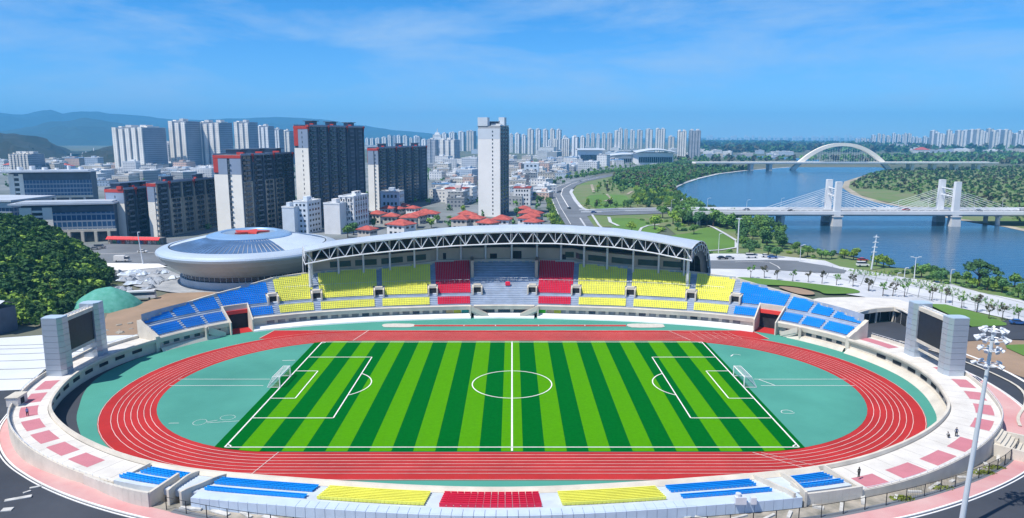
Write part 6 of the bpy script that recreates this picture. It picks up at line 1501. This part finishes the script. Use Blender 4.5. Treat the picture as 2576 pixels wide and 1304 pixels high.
# ------------------------------------------------------------------ earth yard: green net mound, crumpled sheets
def heap(name, cx, cy, rx, ry, hh, m, label, cat, seed, n=26, amp=.18, pw=1.0):
    b = MB(); rows = []
    for j in range(n+1):
        rows.append([]); v = j/n*2-1
        for i in range(n+1):
            u = i/n*2-1; r = math.hypot(u, v); x, y = cx+u*rx, cy+v*ry; z = hh*max(0, 1-r**2)**pw; z += hh*amp*noise2(u*4+seed, v*4, seed)*max(0, 1-r) if r < 1 else 0; rows[-1].append((x, y, z-.35 if r < 1 else -1.2))
    b.ribbon(rows); return tag(b.build(name, m, smooth=amp < .3), label, cat)
netm = mat('green_net', (.06, .29, .22), .8, .15, .5, col2=(.12, .38, .33), detail=8, bump=.5, bscale=.8)
x_, y_ = G(270, 768); heap('netted_mound', x_, y_, 11.3, 9.5, 6.3, netm, 'rounded earth mound under green netting behind the left scoreboard', 'mound', 2, amp=.08)
x_, y_ = G(370, 703)
sheets = mat('crumpled_sheet', (.40, .44, .50), .6, .3, .3, col2=(.18, .21, .26), bump=.5)
for i in range(22):
    px = random.uniform(300, 445); py = random.uniform(682, 728); x, y = G(px, py); m = MB(); n = 5; s_ = random.uniform(1.6, 4); rt = random.uniform(0, 3); g_ = [[None]*n for _ in range(n)]
    for a in range(n):
        for b in range(n):
            u, v = (a/(n-1)-.5)*2*s_, (b/(n-1)-.5)*s_*1.3; g_[a][b] = (x+u*math.cos(rt)-v*math.sin(rt), y+u*math.sin(rt)+v*math.cos(rt), -.1+random.uniform(0, 1.6)*(1 if 0 < a < n-1 and 0 < b < n-1 else .25))
    m.ribbon(g_); tag(m.build('tarpaulin', sheets if i % 3 else plainw), 'crumpled grey sheet on the yard between hill and arena, %s of the heap' % ordw(i), 'tarpaulin', 'crumpled sheets on the yard')
for i in range(26):
    px = random.uniform(240, 640); py = 850-(px-240)*.27+random.uniform(-18, 12); x, y = G(px, py); s_ = random.uniform(.4, 1.3); bm = bmesh.new(); bmesh.ops.create_icosphere(bm, subdivisions=2, radius=s_)
    for v in bm.verts: v.co *= random.uniform(.75, 1.15); v.co.z *= .6
    me = bpy.data.meshes.new('rock'); bm.to_mesh(me); bm.free(); me.materials.append(rubble); o = bpy.data.objects.new('rock', me); C.objects.link(o); o.location = (x, y, -.1); tag(o, 'brown rock on the bare yard behind the left blue seats, number %s from left' % ordw(i), 'rock', 'rocks on the bare yard')
# ------------------------------------------------------------------ vehicles
def car_proto(kind, paint, glass=glass_d):
    t = thing('car' if kind == 'car' else kind, '', kind, (0, 0, 0)); L_, W_, H1, H2 = {'car': (4.5, 1.8, .85, 1.45), 'van': (5.2, 1.95, 1.25, 2.1), 'bus': (9.5, 2.5, 1.4, 3.0), 'truck': (6.5, 2.3, 1.2, 2.7)}[kind]
    m = MB()
    sil = {'car': [(-2.2, .35), (-2.25, .85), (-1.5, .95), (1.2, .92), (2.15, .75), (2.25, .35)], 'van': [(-2.6, .35), (-2.6, 1.25), (1.7, 1.25), (2.5, .95), (2.6, .35)], 'bus': [(-4.7, .4), (-4.75, 1.4), (4.7, 1.4), (4.75, .4)], 'truck': [(-3.2, .5), (-3.2, 1.2), (3.2, 1.2), (3.25, .5)]}[kind]
    def ext(mb, pr, w1, w2=None):
        n = len(pr); w2 = w2 or [w1]*n; v = [(x, -w_/2, z) for (x, z), w_ in zip(pr, w2)]+[(x, w_/2, z) for (x, z), w_ in zip(pr, w2)]
        mb.add(v, [(i, (i+1) % n, n+(i+1) % n, n+i)[::-1] for i in range(n)]+[tuple(range(n)), tuple(range(2*n-1, n-1, -1))])
    ext(m, sil, W_)
    m.build('body', paint, t, local=True)
    cabp = {'car': [(-1.75, .93), (-1.2, 1.42), (.35, 1.45), (1.15, .92)], 'van': [(-2.55, 1.25), (-2.5, 2.05), (1.0, 2.1), (1.75, 1.25)], 'bus': [(-4.7, 1.4), (-4.6, 2.5), (4.5, 2.5), (4.7, 1.4)], 'truck': [(1.7, 1.2), (1.7, 2.3), (2.9, 2.25), (3.2, 1.2)]}[kind]
    m = MB(); ext(m, cabp, W_*.93); m.build('window_band', glass, t, local=True)
    m = MB(); zc = cabp[1][1]; ext(m, [(cabp[1][0]-.05, zc-.02), (cabp[1][0], zc+(.5 if kind == 'bus' else .06)), (cabp[2][0], zc+(.5 if kind == 'bus' else .06)), (cabp[2][0]+.05, zc-.02)], W_*.92)
    if kind == 'truck': ext(m, [(-3.1, 1.2), (-3.1, 2.8), (1.5, 2.8), (1.5, 1.2)], 2.3)
    m.build('roof', paint, t, local=True)
    for x in (-L_*.3, L_*.3):
        for y in (-W_/2, W_/2): m = MB(); m.tube((x, y-.1, .35), (x, y+.1, .35), .36, 12); m.build('wheel', metal_d, t, local=True)
    return t
paints = {'white': mat('car_white', (.75, .75, .76), .3, .02, 1), 'silver': mat('car_silver', (.42, .44, .46), .3, .02, 1, metal=.5), 'black': mat('car_black', (.02, .022, .03), .3, .1, 1), 'red': mat('car_red', (.45, .03, .03), .3, .05, 1), 'blue': mat('car_blue', (.04, .12, .35), .3, .05, 1)}
protos = {}
def vehicle(kind, col, q, ang, label, z=.12):
    k = (kind, col); x, y = G(*q)
    if k not in protos: protos[k] = t = car_proto(kind, paints[col]); t.location = (x, y, z); t.rotation_euler.z = ang; t['label'] = label; return t
    return dup(protos[k], (x, y, z), ang, label)
HWA = 2.0
vehicle('bus', 'white', (356, 753), .25, 'white coach parked beside the green netted mound')
vehicle('truck', 'white', r9(1060, 450), .1, 'white box truck on the yard road left of the arena')
vehicle('van', 'silver', r9(870, 335), .05, 'silver van on the street before the awning shops')
vehicle('car', 'silver', r9(830, 345), .1, 'silver car at the kerb behind the van by the awning shops')
vehicle('car', 'white', r9(1240, 372), .02, 'white car on the street just left of the arena rim')
vehicle('car', 'black', r4(465, 758), 2.0, 'black car alone on the wide highway bend')
vehicle('car', 'white', r4(700, 655), 2.75, 'white car far along the highway')
vehicle('car', 'silver', r4(640, 668), 2.7, 'silver car far along the highway ahead of the bend')
vehicle('car', 'black', r4(545, 905), 1.9, 'black car waiting at the highway junction')
vehicle('car', 'blue', r4(760, 940), .1, 'blue car on the slip road towards the bridge')
vehicle('car', 'black', r6(1385, 690), .1, 'black car parked on the pavement right of the roof end')
vehicle('car', 'silver', r6(1450, 688), .1, 'silver car parked beside the black one right of the roof end')
vehicle('van', 'white', r6(1640, 678), 0, 'white van parked on the pavement below the bank trees')
vehicle('car', 'white', r7(40, 215), -.1, 'white car parked near the bank trees at the side road')
vehicle('car', 'blue', r7(95, 225), -.1, 'blue car parked near the bank trees at the side road')
vehicle('car', 'red', r7(880, 250), 0, 'red car parked behind the striped mast by the shore')
vehicle('van', 'white', r7(880, 295), -.1, 'white van standing at the end of the side road')
vehicle('car', 'blue', r7(2230, 800), -.3, 'light blue car at the right edge beside the lawn')
for i, (X, t0, c_, a_) in enumerate(((120, .34, 'white', 0), (150, .6, 'silver', math.pi), (178, .36, 'black', 0), (232, .38, 'white', 0), (255, .62, 'red', math.pi), (300, .4, 'silver', 0), (330, .6, 'white', math.pi), (365, .38, 'blue', 0))):
    x, y, _ = bpt(X, t0, 0); v = dup(protos[('car', c_)], (x, y, DZ+.05), a_, '%s car driving over the cable bridge, %s from left' % (c_, ordw(i)), 'cars on the cable bridge')
# ------------------------------------------------------------------ masts, poles and lamps
FM = None
def flood(x, y, z0, z1, lean, label, r0=.38, r1=.2, levels=((0, 1.3, 8), (-1.2, 1.7, 9), (-2.6, 1.2, 7), (-4.6, 1.6, 5))):
    t = thing('floodlight_mast', label, 'floodlight mast', (x, y, z0)); tp = (x+lean, y, z1)
    m = MB(); m.tube((x, y, z0), tp, r0, 12, r1); m.tube((x, y, z0), (x, y, z0+.35), r0*1.8, 12); m.build('pole', mat('mast_white', (.70, .77, .84), .35, .04, .5, metal=.3), t)
    for dz, rr__, n in levels:
        z = z1+dz; cx = x+lean*(z-z0)/(z1-z0); m = MB()
        A = [(cx+rr__*.8*math.cos(a), y+rr__*.8*math.sin(a), z) for a in [2*math.pi*i/12 for i in range(13)]]
        for a, b in zip(A, A[1:]): m.tube(a, b, .07, 5)
        for i in range(4): m.tube((cx, y, z), A[i*3], .06, 5)
        m.build('lamp_ring', steel, t)
        for i in range(n):
            a = 2*math.pi*i/n+.2; lx, ly = cx+rr__*math.cos(a), y+rr__*math.sin(a); m = MB(); m.tube((lx-.25*math.cos(a), ly-.25*math.sin(a), z+.3), (lx+.3*math.cos(a), ly+.3*math.sin(a), z-.05), .15, 8, .30); m.build('lamp', steel, t)
    return t
flood(*G(2413, 1350, 1.8), 1.8, height_at(*G(2413, 1350, 1.8), 832), 1.4, 'tall white floodlight mast with rings of lamps in the right foreground')
x_, y_ = G(*r7(956, 322)); zt_ = height_at(x_, y_, r7(990, 20)[1])
t = thing('lattice_mast', 'slim white mast with four short cross arms by the shore', 'mast', (x_, y_, 0)); m = MB(); m.tube((x_, y_, 0), (x_+1.0, y_, zt_), .42, 8, .15); m.build('pole', steel, t)
for k in (.93, .78, .64, .5): m = MB(); z = zt_*k; m.tube((x_-1.2+k, y_, z), (x_+1.2+k, y_, z), .16, 6); m.tube((x_+k, y_-1, z+.3), (x_+k, y_+1, z+.3), .14, 6); m.build('cross_arm', steel, t)
def lamp(q, top, label, arms=((1.6, 0), (-1.6, 0)), name='street_lamp', r=.16, lean=0):
    x, y = G(*q); z = height_at(x, y, top); t = thing(name, label, 'street lamp', (x, y, 0), 'street lamps'); m = MB(); m.tube((x, y, 0), (x+lean, y, z), r, 8, r*.55); m.build('pole', steel, t)
    for dx, dy in arms: m = MB(); m.tube((x+lean, y, z-.4), (x+lean+dx, y+dy, z+.1), r*.5, 5); m.box((x+lean+dx, y+dy, z+.12), (1.1, .45, .22)); m.build('lamp_arm', steel, t)
lamp(r7(1327, 402), r7(0, 215)[1], 'white twin armed lamp on the paved terrace by the river', r=.22)
lamp(r7(335, 248), r7(0, 110)[1], 'grey lamp post at the bend of the side road', ((1.5, 0),))
lamp(r4(2008, 1290), r4(0, 990)[1], 'thick white pole with a lamp cluster at the edge of the lawn', ((1, 0), (-1, 0), (0, .8)), r=.45)
lamp(r4(1843, 1290), r4(0, 1120)[1], 'thin grey pole standing on the round lawn', ((.8, 0),))
lamp(r9(1243, 470), r9(0, 195)[1], 'tall white pole on the yard left of the arena', ((.6, 0),), r=.3, lean=-1.2)
lamp(r7(1240, 415), r7(0, 310)[1], 'short white lamp on the terrace left of the twin armed lamp', ((.8, 0),), r=.2)
lamp(r7(1640, 440), r7(0, 325)[1], 'white lamp in front of the spreading tree', ((.8, 0),), r=.2)
for i, q in enumerate([(2190, 770), (2100, 740), (1880, 685), (1600, 600), (1175, 450)]): lamp(r7(*q), r7(0, q[1]-95)[1], 'dark slim lamp post on the paved walk by the river, %s from left' % ordw(i), ((.8, 0),), r=.1)
for i, (px, py, tp) in enumerate(((180, 392, 386), (210, 393, 384), (218, 393, 381), (239, 394, 372), (252, 394, 380))):
    x, y = G(px, 402); x *= 1; z = height_at(x, y, tp); m = MB(); m.tube((x, y, 0), (x, y, z*.9), 3.2, 6, 2.0); m.tube((x, y, z*.9), (x, y, z), 1.2, 5, .4); m.box((x, y, z*.5), (9, 3, 1.2)); tag(m.build('power_mast', white), 'small white mast in the gap between the left hills, %s from left' % ordw(i), 'mast', 'white masts between the hills')
# cabinet and small plant on the left deck
x_, y_ = CV(HALF-105, 6.0); t = thing('service_hut', 'small white service cabinet on the left deck beside the pink panels', 'cabinet', (x_, y_, 3)); m = MB(); m.box((x_, y_, 3.9), (2.2, 3.4, 1.8), .1); m.build('wall', deckw, t); m = MB(); m.box((x_, y_, 4.85), (2.5, 3.7, .14), .1); m.build('roof', cream, t); m = MB(); m.box((x_+1.15, y_, 3.8), (.08, 1.2, 1.2), .1); m.build('louvre', darkin, t)
# ------------------------------------------------------------------ people
skin = mat('skin', (.45, .27, .19), .6, .05, 4); hair = mat('hair', (.015, .012, .010), .6, .2, 4)
def person(x, y, z, rot, top_c, leg_c, label, pose='stand'):
    t = thing('person', label, 'person', (x, y, z), None, rot)
    if pose == 'stand':
        J = {'pel': (0, 0, .95), 'waist': (0, 0, 1.12), 'chest': (0, .01, 1.34), 'neck': (0, 0, 1.50), 'h0': (0, .02, 1.60), 'h1': (0, .02, 1.70)}
        for s, n in ((-1, 'l'), (1, 'r')): J.update({n+'hip': (s*.10, 0, .90), n+'kn': (s*.12, .03*s, .50), n+'an': (s*.13, -.03, .08), n+'toe': (s*.14, .16, .04), n+'sh': (s*.19, 0, 1.42), n+'el': (s*.25, -.02, 1.14), n+'wr': (s*.25, .10, .90), n+'fi': (s*.24, .13, .80)})
    else:   # crouching
        J = {'pel': (0, -.1, .42), 'waist': (0, -.05, .58), 'chest': (0, .08, .78), 'neck': (0, .15, .92), 'h0': (0, .20, 1.01), 'h1': (0, .24, 1.10)}
        for s, n in ((-1, 'l'), (1, 'r')): J.update({n+'hip': (s*.11, -.08, .40), n+'kn': (s*.16, .28, .48), n+'an': (s*.14, .05, .08), n+'toe': (s*.14, .24, .04), n+'sh': (s*.19, .10, .84), n+'el': (s*.22, .30, .66), n+'wr': (s*.14, .45, .52), n+'fi': (s*.10, .50, .45)})
    R = {'pel': .14, 'waist': .13, 'chest': .16, 'neck': .06, 'h0': .09, 'h1': .095, 'hip': .10, 'kn': .065, 'an': .045, 'toe': .04, 'sh': .065, 'el': .045, 'wr': .032, 'fi': .026}
    names = list(J); E_ = [('pel', 'waist'), ('waist', 'chest'), ('chest', 'neck'), ('neck', 'h0'), ('h0', 'h1')]
    for n in 'lr': E_ += [('pel', n+'hip'), (n+'hip', n+'kn'), (n+'kn', n+'an'), (n+'an', n+'toe'), ('chest', n+'sh'), (n+'sh', n+'el'), (n+'el', n+'wr'), (n+'wr', n+'fi')]
    me = bpy.data.meshes.new('body'); me.from_pydata([J[n] for n in names], [(names.index(a), names.index(b)) for a, b in E_], []); o = bpy.data.objects.new('body', me); C.objects.link(o); o.parent = t
    sk = o.modifiers.new('s', 'SKIN'); sub = o.modifiers.new('u', 'SUBSURF'); sub.levels = sub.render_levels = 1
    for i, n in enumerate(names):
        k = n if n in R else n[1:]; me.skin_vertices[0].data[i].radius = (R[k], R[k]*(.75 if k in ('chest', 'pel', 'waist') else 1))
    me.skin_vertices[0].data[0].use_root = True; me.materials.append(mat('cloth_%s' % top_c[0], top_c[1], .8, .1, 3))
    h0 = J['h1']; m = MB(); m.lathe([(.001, .085), (.07, .06), (.10, 0), (.095, -.06)], h0, 10); m.build('hair', hair, t, local=True)
    m = MB()
    for s, n in ((-1, 'l'), (1, 'r')):
        m.tube(J[n+'hip'], J[n+'kn'], .115, 8, .085); m.tube(J[n+'kn'], J[n+'an'], .085, 8, .06)
    m.build('trousers', mat('cloth_%s' % leg_c[0], leg_c[1], .8, .1, 3), t, local=True)
    m = MB(); p = J['h0']; m.lathe([(.001, -.09), (.06, -.07), (.095, 0), (.098, .07)], (p[0], p[1]+.012, p[2]), 10); m.tube((p[0], p[1]+.09, p[2]+.02), (p[0], p[1]+.125, p[2]), .02, 5); m.build('face', skin, t, local=True)
cd_ = {'navy': ('navy', (.03, .05, .12)), 'grey': ('grey', (.2, .2, .22)), 'black': ('black', (.02, .02, .02)), 'blue': ('blue', (.06, .16, .4))}
x_, y_ = G(*r8(1603, 632), 3.0); person(x_, y_, 3.01, 2.2, cd_['navy'], cd_['black'], 'person in dark clothes standing on the right deck near the pink panels')
x_, y_ = G(*r8(1545, 642), 3.0); person(x_, y_, 3.01, 1.2, cd_['grey'], cd_['black'], 'person in grey crouching by the inner edge of the right deck', 'crouch')
x_, y_ = G(*r5(228, 462), 3.0); person(x_, y_, 3.01, .4, cd_['blue'], cd_['black'], 'person in blue beside the white cabinet on the left deck')
x_, y_ = G(*r8(800, 975), 3.2); person(x_, y_, 3.35, .2, cd_['black'], cd_['black'], 'person in black standing at the right end of the near stand')

# ------------------------------------------------------------------ the air: blue haze
hm = bpy.data.materials.new('haze_air'); hm.use_nodes = True; t = hm.node_tree; t.nodes.clear()
vo = t.nodes.new('ShaderNodeVolumePrincipled'); ou = t.nodes.new('ShaderNodeOutputMaterial'); t.links.new(vo.outputs[0], ou.inputs['Volume'])
vo.inputs['Color'].default_value = (.15, .56, 1, 1); vo.inputs['Density'].default_value = .00012; vo.inputs['Anisotropy'].default_value = .0
m = MB(); m.box((0, 6000, 230), (30000, 13000, 470)); o = m.build('haze', hm); o['kind'] = 'stuff'

# pale patches lying on the asphalt in the near left corner
for k_, (q, L_, W_, a_) in enumerate(((G(48, 1272, 1.6), 3.4, .8, .45), (G(92, 1242, 1.2), 1.6, .5, .5), (G(20, 1296, 2.0), 1.4, 1.0, .2), (G(70, 1255, 1.4), 1.0, .4, .9))):
    m = MB(); z = ground_z(*q); m.box((q[0], q[1], z+.06), (L_, W_, .14), a_); tag(m.build('concrete_slab', conc), 'pale slab lying on dark asphalt in the near left corner, %s in line' % ordw(k_), 'concrete slab', 'pale slabs on the near asphalt')
